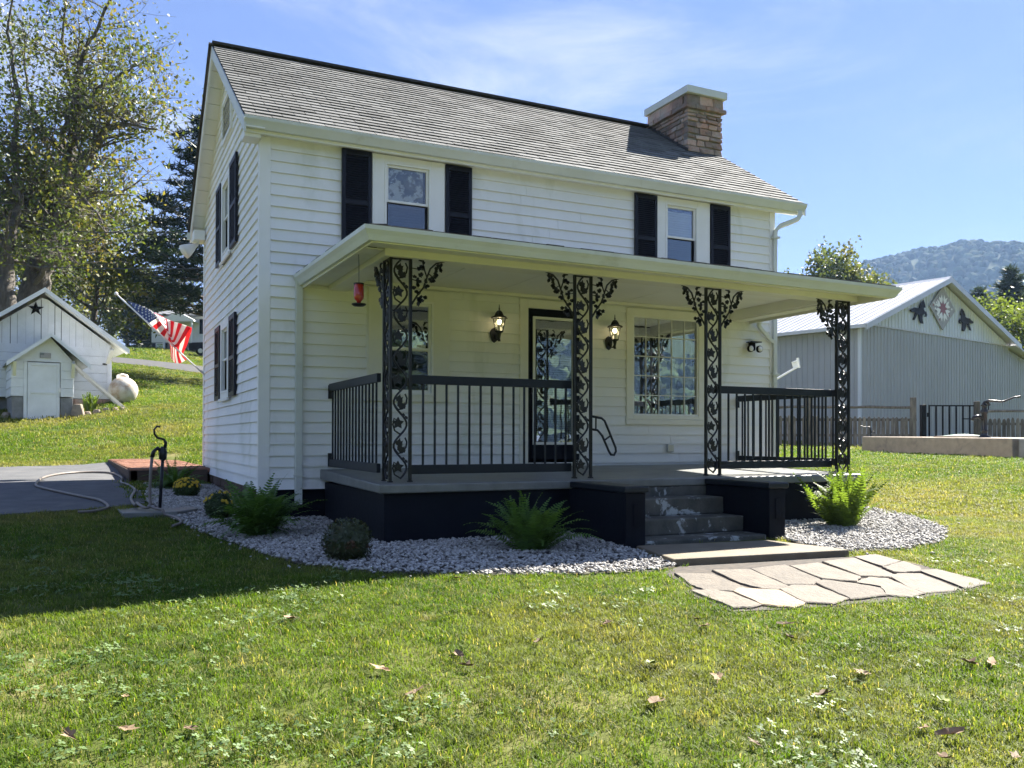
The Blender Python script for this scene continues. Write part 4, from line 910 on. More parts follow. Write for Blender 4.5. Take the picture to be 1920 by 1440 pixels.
for k in range(13):
    mb = MB(); j0 = 24 if k < 7 else 0
    V = [fv[i][j] for i in range(k*3, k*3+4) for j in range(j0, NT+1)]; w_ = NT+1-j0
    mb.add(V, [(a*w_+b, a*w_+b+1, (a+1)*w_+b+1, (a+1)*w_+b) for a in range(3) for b in range(w_-1)]); mb.build('stripe', M['red' if k % 2 == 0 else 'cloth_white'], t, True)
mb = MB(); V = [fv[i][j] for i in range(0, 22) for j in range(0, 25)]
mb.add(V, [(a*25+b, a*25+b+1, (a+1)*25+b+1, (a+1)*25+b) for a in range(21) for b in range(24)]); cn = mb.build('canton', M['cloth_blue'], t, True)
mb = MB(); ed = np.array([-.435, -.9, 0])  # stars: five-pointed, nine rows of six and five
for r_ in range(9):
    for c_ in range(6 if r_ % 2 == 0 else 5):
        s = (r_+1)/10*.538; tt = ((c_*2+1 if r_ % 2 == 0 else c_*2+2))/12*.40
        c0 = fsurf(s, tt); ds = (fsurf(s+.02, tt)-c0)/.02*1.0; dt = (fsurf(s, tt+.01)-c0)/.01; du = dt.normalized(); nn = du.cross(ds); 
        if nn.length < 1e-6: continue
        nn.normalize(); dv = nn.cross(du).normalized(); nn = nn if nn.dot(Vector((.435, .9, 0))) < 0 else -nn
        P = []
        for q in range(10):
            a = math.pi*q/5; rr_ = .021 if q % 2 == 0 else .0085; P.append(c0+nn*.006+du*rr_*math.cos(a)+dv*rr_*math.sin(a))
        mb.add([c0+nn*.006]+P, [(0, q+1, (q+1) % 10+1) for q in range(10)])
mb.build('star', M['cloth_white'], cn)
# gooseneck floodlight under the rear eave, and white pole arm at the right rear
t = thing('eave_floodlight', (-.12, 5.55, 4.30), 'white bell-shaped floodlight under the rear left eave', 'light')
MB().tube([(.06, 0, .12), (.0, 0, .10), (-.02, 0, .04)], .02, 7).build('neck', M['white'], t, True)
d_ = Vector((-.75, -.2, -.55)).normalized()
P = [Vector((-.02, 0, .05))+d_*s for s in (0, .06, .12, .20, .27)]; MB().tube(P, [.03, .045, .075, .105, .125], 14).build('shade', M['white'], t, True)
t = thing('pole_arm', AT(9.93*.0+(1452-960)/1616*22.0, 22.0)+(2.60,), 'slanted white pole with a small white bracket behind the right corner of the house', 'pole')
k_ = 22/1616.; ar = lambda px, py: Vector(((px-1452)*k_*.9, -(px-1452)*k_*.435, (697-py)*k_))
MB().tube([ar(1420, 719), ar(1452, 702), ar(1498, 675)], .028, 7).build('pole', M['white'], t)
MB().tube([ar(1498, 679), ar(1495, 660)], .035, 6).build('bracket', M['white'], t); MB().prism([(0, 0), (.16, .05), (.2, -.06), (.06, -.2)], ar(1484, 668), (.9, -.435, 0), (0, 0, 1), (.013, .027, 0)).build('paddle', M['white'], t)
MB().tube([ar(1495, 665), ar(1486, 669)], .025, 6).build('bracket', M['white'], t)

# ------------------------------------------------------------------ stone path and slab before the steps
mb = MB(); PS_ = [(2.80, -3.44), (2.58, -4.31), (4.38, -4.48), (4.22, -3.62)]
mb.hexa([(x, y, -.06) for x, y in [PS_[1], PS_[2], PS_[3], PS_[0]]]+[(x, y, .055) for x, y in [PS_[1], PS_[2], PS_[3], PS_[0]]])
tag(mb.build('concrete_slab', M['path_slab'], None, bevel=.015), 'worn tan concrete slab lying at the foot of the porch steps', 'slab', kind='structure')
fpth = tag(bpy.data.objects.new('flagstone_path', None)); COL.objects.link(fpth); fpth['kind'] = 'structure'; tag(fpth, 'path of irregular grey flagstones in front of the concrete slab', 'path')
STONES = [[(2.37, -4.63), (2.63, -4.75), (2.58, -5.15), (2.41, -5.23), (2.25, -5.12), (2.25, -4.98)], [(2.75, -4.62), (3.06, -4.69), (2.93, -5.23), (2.79, -5.3), (2.68, -5.24), (2.65, -5.05)], [(3.1, -4.66), (3.47, -4.64), (3.33, -5.15), (3.15, -5.26), (2.96, -5.18)], [(3.49, -4.69), (3.8, -4.68), (3.71, -5.19), (3.56, -5.3), (3.38, -5.14)], [(3.91, -4.64), (4.29, -4.62), (4.06, -5.2), (3.95, -5.27), (3.76, -5.16)], [(4.34, -4.58), (4.62, -4.54), (4.59, -4.83), (4.25, -4.95)],
 [(4.21, -4.99), (4.61, -4.86), (4.53, -5.08), (4.39, -5.21), (4.21, -5.2), (4.15, -5.15)], [(4.41, -5.18), (4.61, -5.19), (4.58, -5.67), (4.21, -5.73)], [(3.98, -5.26), (4.11, -5.22), (4.29, -5.28), (4.14, -5.75), (3.79, -5.72), (3.84, -5.52)], [(3.53, -5.34), (3.76, -5.25), (3.87, -5.33), (3.8, -5.54), (3.75, -5.74), (3.56, -5.79), (3.45, -5.68), (3.61, -5.49)],
 [(3.24, -5.21), (3.36, -5.18), (3.5, -5.35), (3.56, -5.52), (3.43, -5.69), (3.08, -5.69), (3.12, -5.55)], [(2.79, -5.32), (2.96, -5.26), (3.12, -5.33), (3.06, -5.68), (2.84, -5.75), (2.69, -5.66)], [(2.41, -5.26), (2.53, -5.2), (2.75, -5.34), (2.67, -5.66), (2.5, -5.74), (2.35, -5.6)], [(2.13, -5.14), (2.29, -5.17), (2.37, -5.29), (2.33, -5.61), (2.22, -5.64), (2.1, -5.61)]]
def inset(poly, d):
    cx = sum(p[0] for p in poly)/len(poly); cy_ = sum(p[1] for p in poly)/len(poly); return [(cx+(x-cx)*d, cy_+(y-cy_)*d) for x, y in poly]
for i, poly in enumerate(STONES):
    P = []
    q = inset(poly, 1.065)
    for j in range(len(q)):
        a, b = Vector(q[j]), Vector(q[(j+1) % len(q)]); n_ = Vector((b-a).yx); n_.x *= -1
        for k in range(4):
            e = rng.uniform(-.010, .010) if k else 0; P.append(a+(b-a)*k/4+n_.normalized()*e)
    cg = (sum(p.x for p in P)/len(P), sum(p.y for p in P)/len(P)); z = gz(*cg)+.016+rng.uniform(0, .006); n_ = len(P); tx, ty = gz(cg[0]+.5, cg[1])-gz(cg[0]-.5, cg[1]), gz(cg[0], cg[1]+.5)-gz(cg[0], cg[1]-.5); tx += rng.uniform(-.01, .01); ty += rng.uniform(-.01, .01); c = Vector(cg)
    V = [(p.x, p.y, z-.06) for p in P]+[(p.x, p.y, z+(p.x-c.x)*tx+(p.y-c.y)*ty-.006) for p in P]; ip = inset([(p.x, p.y) for p in P], .965); V += [(x, y, z+(x-c.x)*tx+(y-c.y)*ty) for x, y in ip]
    mb = MB(); mb.add(V, [(j, (j+1) % n_, (j+1) % n_+n_, j+n_) for j in range(n_)]+[(j+n_, (j+1) % n_+n_, (j+1) % n_+2*n_, j+2*n_) for j in range(n_)]+[tuple(range(2*n_, 3*n_))])
    mb.build('flagstone', M['flag_tan'] if i == 12 else M['flag'], fpth)
drape('path_bedding', FLAGS_OUT, M['bed_soil'], .005, parent=fpth, kind=None)

# ------------------------------------------------------------------ ferns and mums
def frond_mesh(seed, L_, m, up0=1.25, droop=1.5, wid=.085):
    r = random.Random(seed); mb = MB(); n = 22; P = []; x = z = 0; a = up0
    for i in range(n+1):
        P.append((x, 0, z, a)); a -= droop/n*(.6+.8*i/n); x += L_/n*math.cos(a); z += L_/n*math.sin(a)
    mb.tube([(p[0], 0, p[2]) for p in P], [.0022*(1-.8*i/n) for i in range(n+1)], 3, False)
    for i in range(2, n+1):
        t = i/n; w = wid*L_/.5*math.sin(math.pi*min(1, .12+.88*t))**.7*(1-.25*t)
        if i == n: w = .012
        x, _, z, a = P[i]; dx, dz = math.cos(a), math.sin(a)
        for s in (-1, 1):
            tw = r.uniform(-.25, .25); sw = .35; bw = L_/n*.62
            nx2, nz2 = -dz*tw, dx*tw
            tip = (x+dx*w*sw+nx2*w, s*w, z+dz*w*sw+nz2*w-.15*w)
            mb.add([(x-dx*bw*.6, 0, z-dz*bw*.6), (x+dx*bw*.6, 0, z+dz*bw*.6), (x+dx*(bw*.4+w*sw*.6), s*w*.6, z+dz*(bw*.4+w*sw*.6)+nz2*w*.6), tip, (x+dx*(w*sw*.5-bw*.5), s*w*.6, z+dz*(w*sw*.5-bw*.5)+nz2*w*.6)], [(0, 1, 2, 4), (4, 2, 3)])
    return mb.mesh('frond', m)
def fern(x, y, L_, n, label, m='fern', upr=0.0, seed=1):
    t = thing('fern', (x, y, gz(x, y)-.01), label, 'fern', 'ferns in the gravel bed'); r = random.Random(seed)
    ms = [frond_mesh(seed*10+i, L_, M[m], r.uniform(.7, 1.5)+upr, r.uniform(.6, 2.2)-upr, r.uniform(.05, .075)) for i in range(10)]
    for k in range(n):
        s = r.uniform(.4, 1.08); a = r.uniform(0, 6.28); d = r.uniform(0, .13)
        link('frond', r.choice(ms), t, (d*math.cos(a), d*math.sin(a), 0), (r.uniform(-.4, .4), r.uniform(-.35, .3), a+r.uniform(-.8, .8)), (s, s, s))
fern(-.62, 3.55, .55, 110, 'large dark fern beside the timber-edged brick platform', seed=1)
fern(-.22, -1.25, .66, 150, 'wide dark fern at the front left corner of the house', seed=2, upr=.25)
fern(1.80, -3.25, .57, 140, 'bushy upright fern left of the porch steps', seed=3, upr=.45)
fern(5.95, -2.92, .74, 140, 'bright sunlit fern right of the porch steps', 'fern_lit', .38, 4)
def leafcloud(C_, rad, n, size, seed, shell=.5, flat=0):
    """n small folded leaves in an ellipsoid, returned as arrays of vertices and triangles"""
    r = np.random.RandomState(seed); d = r.normal(size=(n, 3)); d /= np.linalg.norm(d, axis=1)[:, None]; q = (shell+(1-shell)*r.uniform(0, 1, n)**.6)[:, None]
    c = np.asarray(C_)+d*q*np.asarray(rad)
    a = r.normal(size=(n, 3)); a[:, 2] -= flat*0; a /= np.linalg.norm(a, axis=1)[:, None]
    b = np.cross(a, d+.3*r.normal(size=(n, 3))); b /= np.linalg.norm(b, axis=1)[:, None]; s = (size*r.uniform(.6, 1.3, n))[:, None]; nn = np.cross(a, b)
    V = np.stack([c-a*s, c+b*s*.55+nn*s*.15, c+a*s, c-b*s*.55+nn*s*.15], 1).reshape(-1, 3); i = np.arange(n)*4
    return V, np.stack([i, i+1, i+2, i+3], 1)
def mum(x, y, rx, rz__, label, flowers, leafm='mumleaf', seed=1, cat='flower plant', name='chrysanthemum'):
    t = thing(name, (x, y, gz(x, y)), label, cat); r = random.Random(seed)
    V, F = leafcloud((0, 0, rz__*.45), (rx, rx, rz__*.55), 1500, .016, seed, .72); link('foliage', npmesh('foliage', V, F, M[leafm]), t)
    MB().lathe([(rx*.35, 0), (rx*.8, rz__*.25), (rx*.85, rz__*.5), (rx*.6, rz__*.78), (.02, rz__*.9)], (0, 0, 0), 12).build('stems', M['mumleaf' if leafm == 'mumleaf' else 'bushleaf'], t)
    if flowers:
        fm = MB()
        for q in range(8):
            a = q*math.pi/4; fm.add([(0, 0, .006), (.017*math.cos(a-.35), .017*math.sin(a-.35), .003), (.021*math.cos(a), .021*math.sin(a), -.002), (.017*math.cos(a+.35), .017*math.sin(a+.35), .003)], [(0, 1, 2, 3)])
        fm.lathe([(.009, .004), (.010, .010), (.003, .015)], (0, 0, 0), 6); me = fm.mesh('flower', M['yellowflower'])
        for k in range(flowers):
            a = r.uniform(0, 6.28); e = math.asin(r.uniform(.25, 1)); dx, dy, dz = math.cos(a)*math.cos(e), math.sin(a)*math.cos(e), math.sin(e)
            link('flower', me, t, (dx*rx*1.03, dy*rx*1.03, rz__*.45+dz*rz__*.58), Vector((dx, dy, dz)).to_track_quat('Z', 'Y').to_euler(), (1, 1, 1))
    return t
mum(-.59, 2.2, .175, .25, 'yellow chrysanthemum cushion in full bloom beside the cast-iron hydrant', 75, seed=3)
mum(-.44, .0, .165, .32, 'half-opened yellow chrysanthemum next to the wide corner fern', 26, seed=4)
mum(.17, -3.15, .215, .36, 'round clipped dark bush with reddish tips in front of the navy porch base', 0, 'bushleaf', 5, 'bush', 'round_bush')

# ------------------------------------------------------------------ hydrant, hose, brick platform
HX, HY = -1.03, .48; hz = gz(HX, HY)
tag(MB().prism([(-1.48, .77), (-1.42, .13), (-.87, .11), (-.62, .46), (-.66, .87), (-1.12, .9)], (0, 0, hz-.05), (1, 0, 0), (0, 1, 0), (0, 0, .085)).build('hydrant_slab', M['concrete'], None, bevel=.01), 'small grey concrete pad under the yard hydrant', 'slab')
t = thing('yard_hydrant', (HX, HY, hz+.03), 'black cast-iron yard hydrant with curved lever handle on a concrete pad', 'hydrant')
MB().tube([(0, 0, 0), (.03, 0, .60)], .018, 10).build('standpipe', M['iron'], t, True)
MB().lathe([(.02, .56), (.042, .58), (.045, .66), (.03, .70), (.02, .72)], (.03, 0, 0), 10).build('head', M['iron'], t, True)
MB().tube([(.03, 0, .66), (-.03, -.01, .70), (-.07, -.02, .66), (-.085, -.03, .60)], [.026, .024, .022, .024], 8).build('spout', M['iron'], t, True)
MB().tube([(.05, 0, .70), (.06, 0, .76), (.04, 0, .80), (-.03, 0, .82), (-.06, 0, .86), (-.065, 0, .91), (-.035, 0, .95), (.0, 0, .945)], [.020, .018, .014, .012, .011, .011, .011, .013], 8).build('lever', M['iron'], t, True)
def ground_tube(name, pts, r, m, label, cat, lift=0, pre=()):
    P = list(pre)
    for i in range(len(pts)-1):
        a, b = pts[i], pts[i+1]; p0 = pts[max(0, i-1)]; p3 = pts[min(len(pts)-1, i+2)]
        for k in range(5):
            q = k/5; v = [.5*((2*a[c])+(-p0[c]+b[c])*q+(2*p0[c]-5*a[c]+4*b[c]-p3[c])*q*q+(-p0[c]+3*a[c]-3*b[c]+p3[c])*q**3) for c in (0, 1)]
            e = .035+.05*inpoly(np.array([v[0]]), np.array([v[1]]), [(-1.48, .77), (-1.42, .13), (-.87, .11), (-.62, .46), (-.66, .87)])[0]
            P.append((v[0], v[1], gz(*v)+e+lift))
    return tag(MB().tube(P, r, 7).build(name, m, None, True), label, cat)
HO = [(-1.13, .40), (-1.19, .27), (-1.26, .69), (-1.29, 1.65), (-1.2, 3.0), (-1.27, 3.9), (-1.34, 4.25), (-1.31, 5.4), (-1.51, 6.4), (-2.07, 6.3), (-2.4, 5.3), (-2.45, 3.79), (-2.27, 3.1), (-2.02, 2.46), (-1.84, 2.02), (-1.64, 1.51), (-1.56, .8), (-1.70, .49), (-1.89, .44)]
ground_tube('garden_hose', HO, .017, M['hose'], 'brown garden hose looping over the driveway from the yard hydrant', 'hose', pre=[(HX-.085, HY-.03, hz+.63), (HX-.10, HY-.04, hz+.45), (HX-.11, HY-.06, hz+.2)])
ground_tube('short_hose', [(-1.15, .42), (-1.08, .2), (-.98, .08), (-.88, -.21), (-.89, -.46), (-.99, -.66)], .016, M['hose'], 'short end of brown hose curling onto the shaded grass', 'hose')
t = thing('brick_platform', (-1.2, 4.65, gz(-1.2, 4.65)), 'low brick-topped platform edged with dark timbers at the end of the driveway', 'platform')
bz = .20
MB().box(0, 1.15, .0, .12, -.15, bz-.01).build('edge_timber', M['oldwood'], t, bevel=.008); MB().hexa([(-.02, .0, -.15), (.10, .0, -.15), (-.14, 5.1, -.05), (-.26, 5.1, -.05), (-.02, .0, bz-.01), (.10, .0, bz-.01), (-.14, 5.1, bz+.04), (-.26, 5.1, bz+.04)]).build('edge_timber', M['oldwood'], t)
bm_me = MB().box(0, .19, 0, .09, -.05, .012).mesh('brick', M['brick'])
for j in range(50):
    for i in range(6):
        y = .01+j*.0995; x = -.26*y/5.1+i*.199+(j % 2)*.05
        if x < 1.1: link('brick', bm_me, t, (x, y, bz+.045*y/5.1+rng.uniform(-.004, .004)), (0, 0, rng.uniform(-.03, .03)))
MB().hexa([(.0, .05, -.1), (1.15, .05, -.1), (1.15, 5.05, -.05), (-.24, 5.05, -.05), (.0, .05, bz-.02), (1.15, .05, bz-.02), (1.15, 5.05, bz+.02), (-.24, 5.05, bz+.02)]).build('sand_bed', M['bed_soil'], t)

# ------------------------------------------------------------------ shed with cellar entry
SO = (-3.98, 19.87, 0); SHD = thing('garden_shed', SO, 'white board-clad shed with gabled cellar entry in front', 'shed', rz=R(8))
def bevbox(x0, x1, y0, y1, z0, z1, nm, m='shedwhite', b=.004): return MB().box(x0, x1, y0, y1, z0, z1).build(nm, M[m], SHD, bevel=b)
MY = 2.2
# annex: block footing, lap boards left/right of the door
bevbox(0, .31, 0, .2, 1.2, 2.27, 'block_footing', 'block', .01); bevbox(1.31, 1.66, 0, .2, 1.2, 2.25, 'block_footing', 'block', .01); bevbox(0, .2, .201, MY, 1.2, 2.27, 'block_footing', 'block', .01); bevbox(1.46, 1.66, .201, MY, 1.2, 2.25, 'block_footing', 'block', .01)
for k in range(4):
    z0 = 2.28+k*.27; z1 = min(z0+.263, 3.35)
    for a, b in ((-.01, .31), (1.31, 1.67)): bevbox(a, b, -.025, .02, z0, z1, 'lap_board')
    MB().hexa([(-.03, .02, z0), (.02, .02, z0), (.02, MY, z0), (-.03, MY, z0), (-.015, .02, z1), (.02, .02, z1), (.02, MY, z1), (-.015, MY, z1)]).build('lap_board', M['shedwhite'], SHD)
    bevbox(1.65, 1.68, .02, MY, z0, z1, 'lap_board')
bevbox(.31, .40, -.045, .03, 1.45, 3.34, 'door_post'); 
d = bevbox(.41, 1.29, -.03, .02, 1.50, 3.32, 'shed_door')
for a in ((.42, .50, -.05, -.031, 1.51, 3.31), (1.20, 1.28, -.05, -.031, 1.51, 3.31), (.501, 1.199, -.05, -.031, 3.22, 3.31), (.501, 1.199, -.05, -.031, 2.36, 2.44), (.501, 1.199, -.05, -.031, 1.51, 1.60)): MB().box(*a).build('door_rail', M['shedwhite'], d, bevel=.003)
MB().box(1.25, 1.31, -.08, -.05, 2.42, 2.56).build('latch', M['white'], d, bevel=.004)
MB().prism([(-.02, 3.36), (1.68, 3.36), (1.03, 4.10)], (0, -.02, 0), (1, 0, 0), (0, 0, 1), (0, .03, 0)).build('gable_board', M['shedwhite'], SHD)
bevbox(0, 1.66, -.035, -.021, 3.345, 3.375, 'trim_board')
# carved flag plaque
pq = bevbox(.74, 1.04, -.045, -.022, 3.46, 3.62, 'flag_plaque', 'greyroof', .002)
for k in range(6): MB().box(.86 if k > 2 else .76, 1.03, -.052, -.045, 3.475+k*.025, 3.485+k*.025).build('plaque_stripe', M['alu'], pq)
def rafter(x0, z0, x1, z1, y0, y1, th, m, nm): return MB().hexa([(x0, y0, z0), (x1, y0, z1), (x1, y1, z1), (x0, y1, z0), (x0, y0, z0+th), (x1, y0, z1+th), (x1, y1, z1+th), (x0, y1, z0+th)]).build(nm, M[m], SHD)
rafter(-.12, 3.27, 1.03, 4.17, -.30, MY-.01, .045, 'greyroof', 'entry_roof'); rafter(1.031, 4.17, 2.10, 3.25, -.30, MY-.01, .045, 'metalroof', 'entry_roof')
rafter(-.16, 3.16, 1.03, 4.10, -.33, -.301, .13, 'shedwhite', 'barge_board'); rafter(1.031, 4.10, 2.12, 3.15, -.33, -.301, .13, 'shedwhite', 'barge_board')
for x in (.02, 1.60): MB().hexa([(x, -.03, 2.88), (x+.09, -.03, 2.88), (x+.09, 0, 2.88), (x, 0, 2.88), (x, -.29, 3.30), (x+.09, -.29, 3.30), (x+.09, 0, 3.42), (x, 0, 3.42)]).build('bracket', M['cream'], SHD)
# main shed
XL, XR = -1.0, 3.08; XPK = 1.04
for k in range(6):
    z0 = 2.33+k*.29; bevbox(XL, XR, MY-.02+k*.0005, MY+.03, z0, z0+.283, 'lap_board')
    MB().box(XR-.03, XR+.0, MY+.031, MY+3.4, z0, z0+.283).build('lap_board', M['shedwhite'], SHD); MB().box(XL-.0, XL+.03, MY+.031, MY+3.4, z0, z0+.283).build('lap_board', M['shedwhite'], SHD)
bevbox(XR-.12, XR+.02, MY-.05, MY-.021, 2.33, 3.95, 'corner_board')
def roofz(x): return 5.78-(abs(x-XPK))*.735
x = XL
while x < XR-.02:
    w = rng.choice((.19, .21, .24)); x1 = min(x+w-rng.choice((.004, .008, .02)), XR)
    MB().hexa([(x, MY-.015, 4.06), (x1, MY-.015, 4.06), (x1, MY+.01, 4.06), (x, MY+.01, 4.06), (x, MY-.015, max(4.08, roofz(x)-.12)), (x1, MY-.015, max(4.08, roofz(x1)-.12)), (x1, MY+.01, max(4.08, roofz(x1)-.12)), (x, MY+.01, max(4.08, roofz(x)-.12))]).build('vertical_board', M['shedwhite'], SHD)
    x += w
MB().prism([(XL+.02, 2.3), (XR-.02, 2.3), (XR-.02, 4.15), (XPK, 5.6), (XL+.02, 4.15)], (0, MY+.035, 0), (1, 0, 0), (0, 0, 1), (0, .03, 0)).build('wall_backing', M['black'], SHD)
MB().prism([(XL+.02, 2.3), (XR-.02, 2.3), (XR-.02, 4.15), (XPK, 5.6), (XL+.02, 4.15)], (0, MY+3.37, 0), (1, 0, 0), (0, 0, 1), (0, .03, 0)).build('rear_wall', M['shedwhite'], SHD)
sc_ = 0
rafter(XPK+.001, 5.84, 3.58, 3.99, MY-.42, MY+3.6, .05, 'metalroof', 'shed_roof'); rafter(-1.5, 3.99, XPK, 5.84, MY-.42, MY+3.6, .05, 'metalroof', 'shed_roof')
rafter(XPK+.001, 5.76, 3.60, 3.89, MY-.45, MY-.421, .15, 'shedwhite', 'barge_board'); rafter(-1.52, 3.89, XPK, 5.76, MY-.45, MY-.421, .15, 'shedwhite', 'barge_board')
for k in range(9):  # soffit boards between barge and wall, slightly gapped
    a = XPK+.02+k*.28; b = a+.27; MB().hexa([(a, MY-.415, 5.80-(a-XPK)*.735-.04), (b, MY-.415, 5.80-(b-XPK)*.735-.04), (b, MY-.02, 5.80-(b-XPK)*.735-.04), (a, MY-.02, 5.80-(a-XPK)*.735-.04), (a, MY-.415, 5.80-(a-XPK)*.735-.02), (b, MY-.415, 5.80-(b-XPK)*.735-.02), (b, MY-.02, 5.80-(b-XPK)*.735-.02), (a, MY-.02, 5.80-(a-XPK)*.735-.02)]).build('soffit_board', M['shedwhite'], SHD)
MB().hexa([(2.90, MY-.03, 3.50), (3.02, MY-.03, 3.50), (3.02, MY, 3.5), (2.90, MY, 3.5), (3.02, MY-.36, 3.98), (3.14, MY-.36, 3.98), (3.14, MY, 4.1), (3.02, MY, 4.1)]).build('bracket', M['cream'], SHD)
for i in range(5):
    for k in range(2): bevbox(1.68+i*.285, 1.95+i*.285, MY-.01+rng.uniform(-.02, .02), MY+.2, 1.62+k*.36, 1.97+k*.345, 'foundation_stone', 'stone', .02)
bevbox(2.82, 2.96, MY-.05, MY-.02, 3.50, 3.55, 'wall_vent', 'black', .002)
MB().box(XL, XR, MY+.2, MY+3.4, 1.4, 2.32).build('footing', M['block'], SHD)
t = thing('barn_star', (SO[0]+.81*.99-MY*.139+.006, SO[1]+.81*.139+(MY-.05)*.99, 5.24), 'black metal star on the gable of the white shed', 'star', rz=R(8))
P = [((.25 if k % 2 == 0 else .095)*math.sin(math.pi*k/5), (.25 if k % 2 == 0 else .095)*math.cos(math.pi*k/5)) for k in range(10)]
mb = MB(); mb.add([(0, -.06, 0)]+[(x, 0, z) for x, z in P], [(0, k+1, (k+1) % 10+1) for k in range(10)]+[tuple(range(10, 0, -1))]); mb.build('star_plate', M['black'], t)
def sh(x, y, z): c, s = math.cos(R(8)), math.sin(R(8)); return Vector((SO[0]+x*c-y*s, SO[1]+x*s+y*c, z))
t = thing('ladder', tuple(sh(0, 0, 0)), 'aluminium ladder leaning from the lawn up to the shed entry roof', 'ladder', rz=R(8))
for y in (.05, .42): MB().beam((1.70, y, 3.28), (3.30, y, 1.85), .035, .085).build('rail', M['alu'], t)
for k in range(8): a = Vector((1.70, .06, 3.28)).lerp(Vector((3.30, .06, 1.85)), (k+.5)/8); MB().tube([a, a+Vector((0, .35, 0))], .018, 6).build('rung', M['alu'], t)
t = thing('propane_tank', (-.85, 21.75, 2.10), 'rust-stained white propane tank standing on the lawn behind the shed', 'tank')
prof = [(.02, -1.62), (.22, -1.58), (.36, -1.48), (.455, -1.30), (.47, -1.15), (.47, 1.15), (.455, 1.30), (.36, 1.48), (.22, 1.58), (.02, 1.62)]
MB().lathe(prof, (0, 1.45, .52), 28, axis=1).build('tank_body', M['whitemetal'], t, True)
MB().lathe([(.19, 0), (.19, .12), (.16, .16), (.03, .20)], (0, 1.3, .97), 16).build('dome_lid', M['whitemetal'], t, True)
for y in (.55, 2.3):
    for x in (-.18, .18): MB().box(x-.03, x+.03, y-.05, y+.05, -.15, .14).build('leg', M['rust'], t)
for i, (x, y, s, lb) in enumerate(((-2.2, 19.95, .34, 'tall pale stone at the shed wall beside the entry'), (-1.93, 20.02, .22, 'pale border stone second from the shed entry'), (-1.66, 20.22, .21, 'low border stone in front of the small plant'), (-1.40, 20.28, .20, 'border stone midway along the edging by the shed'), (-1.14, 20.2, .19, 'flat border stone nearest the ladder'), (-.92, 20.1, .16, 'last small edging stone under the ladder foot'), (-4.15, 20.3, .26, 'rounded pale rock on the grass left of the shed entry'))):
    mb = MB(); r = random.Random(40+i); V = []
    for z, q in ((-.4, .9), (.25, 1.0), (.62 if i else 1.2, .62)):
        for j in range(7): a = 6.283*j/7+r.uniform(-.2, .2); w = s*.62*q*r.uniform(.85, 1.15); V.append((w*math.cos(a), w*.7*math.sin(a), z*s))
    mb.add(V, [(k*7+j, k*7+(j+1) % 7, (k+1)*7+(j+1) % 7, (k+1)*7+j) for k in range(2) for j in range(7)]+[tuple(range(14, 21))])
    tag(mb.build('border_stone', M['cistern'], None, bevel=.02, loc=G(x, y)), lb, 'stone', 'stones edging the bed by the shed')
t = thing('shed_plant', G(-1.86, 20.6), 'tuft of long green leaves growing against the shed foundation', 'plant')
bl = MB(); bl.add([(0, -.02, 0), (0, .02, 0), (.10, .022, .3), (.10, -.022, .3), (.26, .015, .5), (.26, -.015, .5), (.45, 0, .48)], [(0, 1, 2, 3), (3, 2, 4, 5), (5, 4, 6)]); bme = bl.mesh('blade', M['fern_lit'])
for k in range(46): s = rng.uniform(.6, 1.15); link('blade', bme, t, (rng.uniform(-.15, .15), rng.uniform(-.1, .1), 0), (0, rng.uniform(-.6, .1), rng.uniform(0, 6.28)), (s, s, s))

# ------------------------------------------------------------------ barn
BO = Vector((21.94, 11.35, 0)); th_ = math.atan2(.21, .98)
BN = thing('barn', tuple(BO), 'large grey metal-clad barn with white roof behind the picket fence', 'barn', rz=th_)
EZ, PZ, BW, PX_ = 5.02, 7.15, 11.8, 5.67
rib = [(0, 0), (.008, -.022), (.022, -.022), (.03, 0)]
def ribbed(w, n, z0f, z1f, x0):
    """sheet of width w with n raised ribs, bottom/top heights as functions of x"""
    V = []; xs = []
    for k in range(n):
        p = x0+w*k/n; xs += [(p+a, b) for a, b in rib]
    xs.append((x0+w-.004, 0))
    for x, y in xs: V += [(x, y, z0f(x)), (x, y, z1f(x))]
    mb = MB(); mb.add(V, [(2*i, 2*i+2, 2*i+3, 2*i+1) for i in range(len(xs)-1)]); return mb
tw = BW/13
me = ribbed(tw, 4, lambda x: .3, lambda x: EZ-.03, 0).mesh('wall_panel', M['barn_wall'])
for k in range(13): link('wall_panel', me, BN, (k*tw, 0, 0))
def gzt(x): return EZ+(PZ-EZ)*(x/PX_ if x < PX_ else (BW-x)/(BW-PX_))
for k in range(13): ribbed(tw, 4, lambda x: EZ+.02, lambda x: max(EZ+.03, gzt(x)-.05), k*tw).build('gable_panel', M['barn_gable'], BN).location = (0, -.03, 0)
BL = 30; nb_ = 33; lw_ = BL/nb_; me = ribbed(lw_, 4, lambda x: .3, lambda x: EZ-.1, 0).mesh('wall_panel', M['barn_wall'])
for k in range(nb_): link('wall_panel', me, BN, (0, BL-k*lw_, 0), (0, 0, R(-90)))
MB().box(-.02, BW, -.05, -.001, EZ-.03, EZ+.015).build('trim_band', M['metalroof'], BN); MB().box(-.035, .06, -.03, .06, .3, EZ-.031).build('corner_trim', M['barn_gable'], BN)
mb = MB(); mb.box(.02, BW+4.8, .05, BL, .3, EZ-.6); mb.prism([(.05, EZ-.6), (BW-.05, EZ-.6), (BW-.05, EZ), (PX_, PZ-.1), (.05, EZ)], (0, .05, 0), (1, 0, 0), (0, 0, 1), (0, BL-.1, 0)); mb.build('inner_wall', M['barn_wall'], BN)
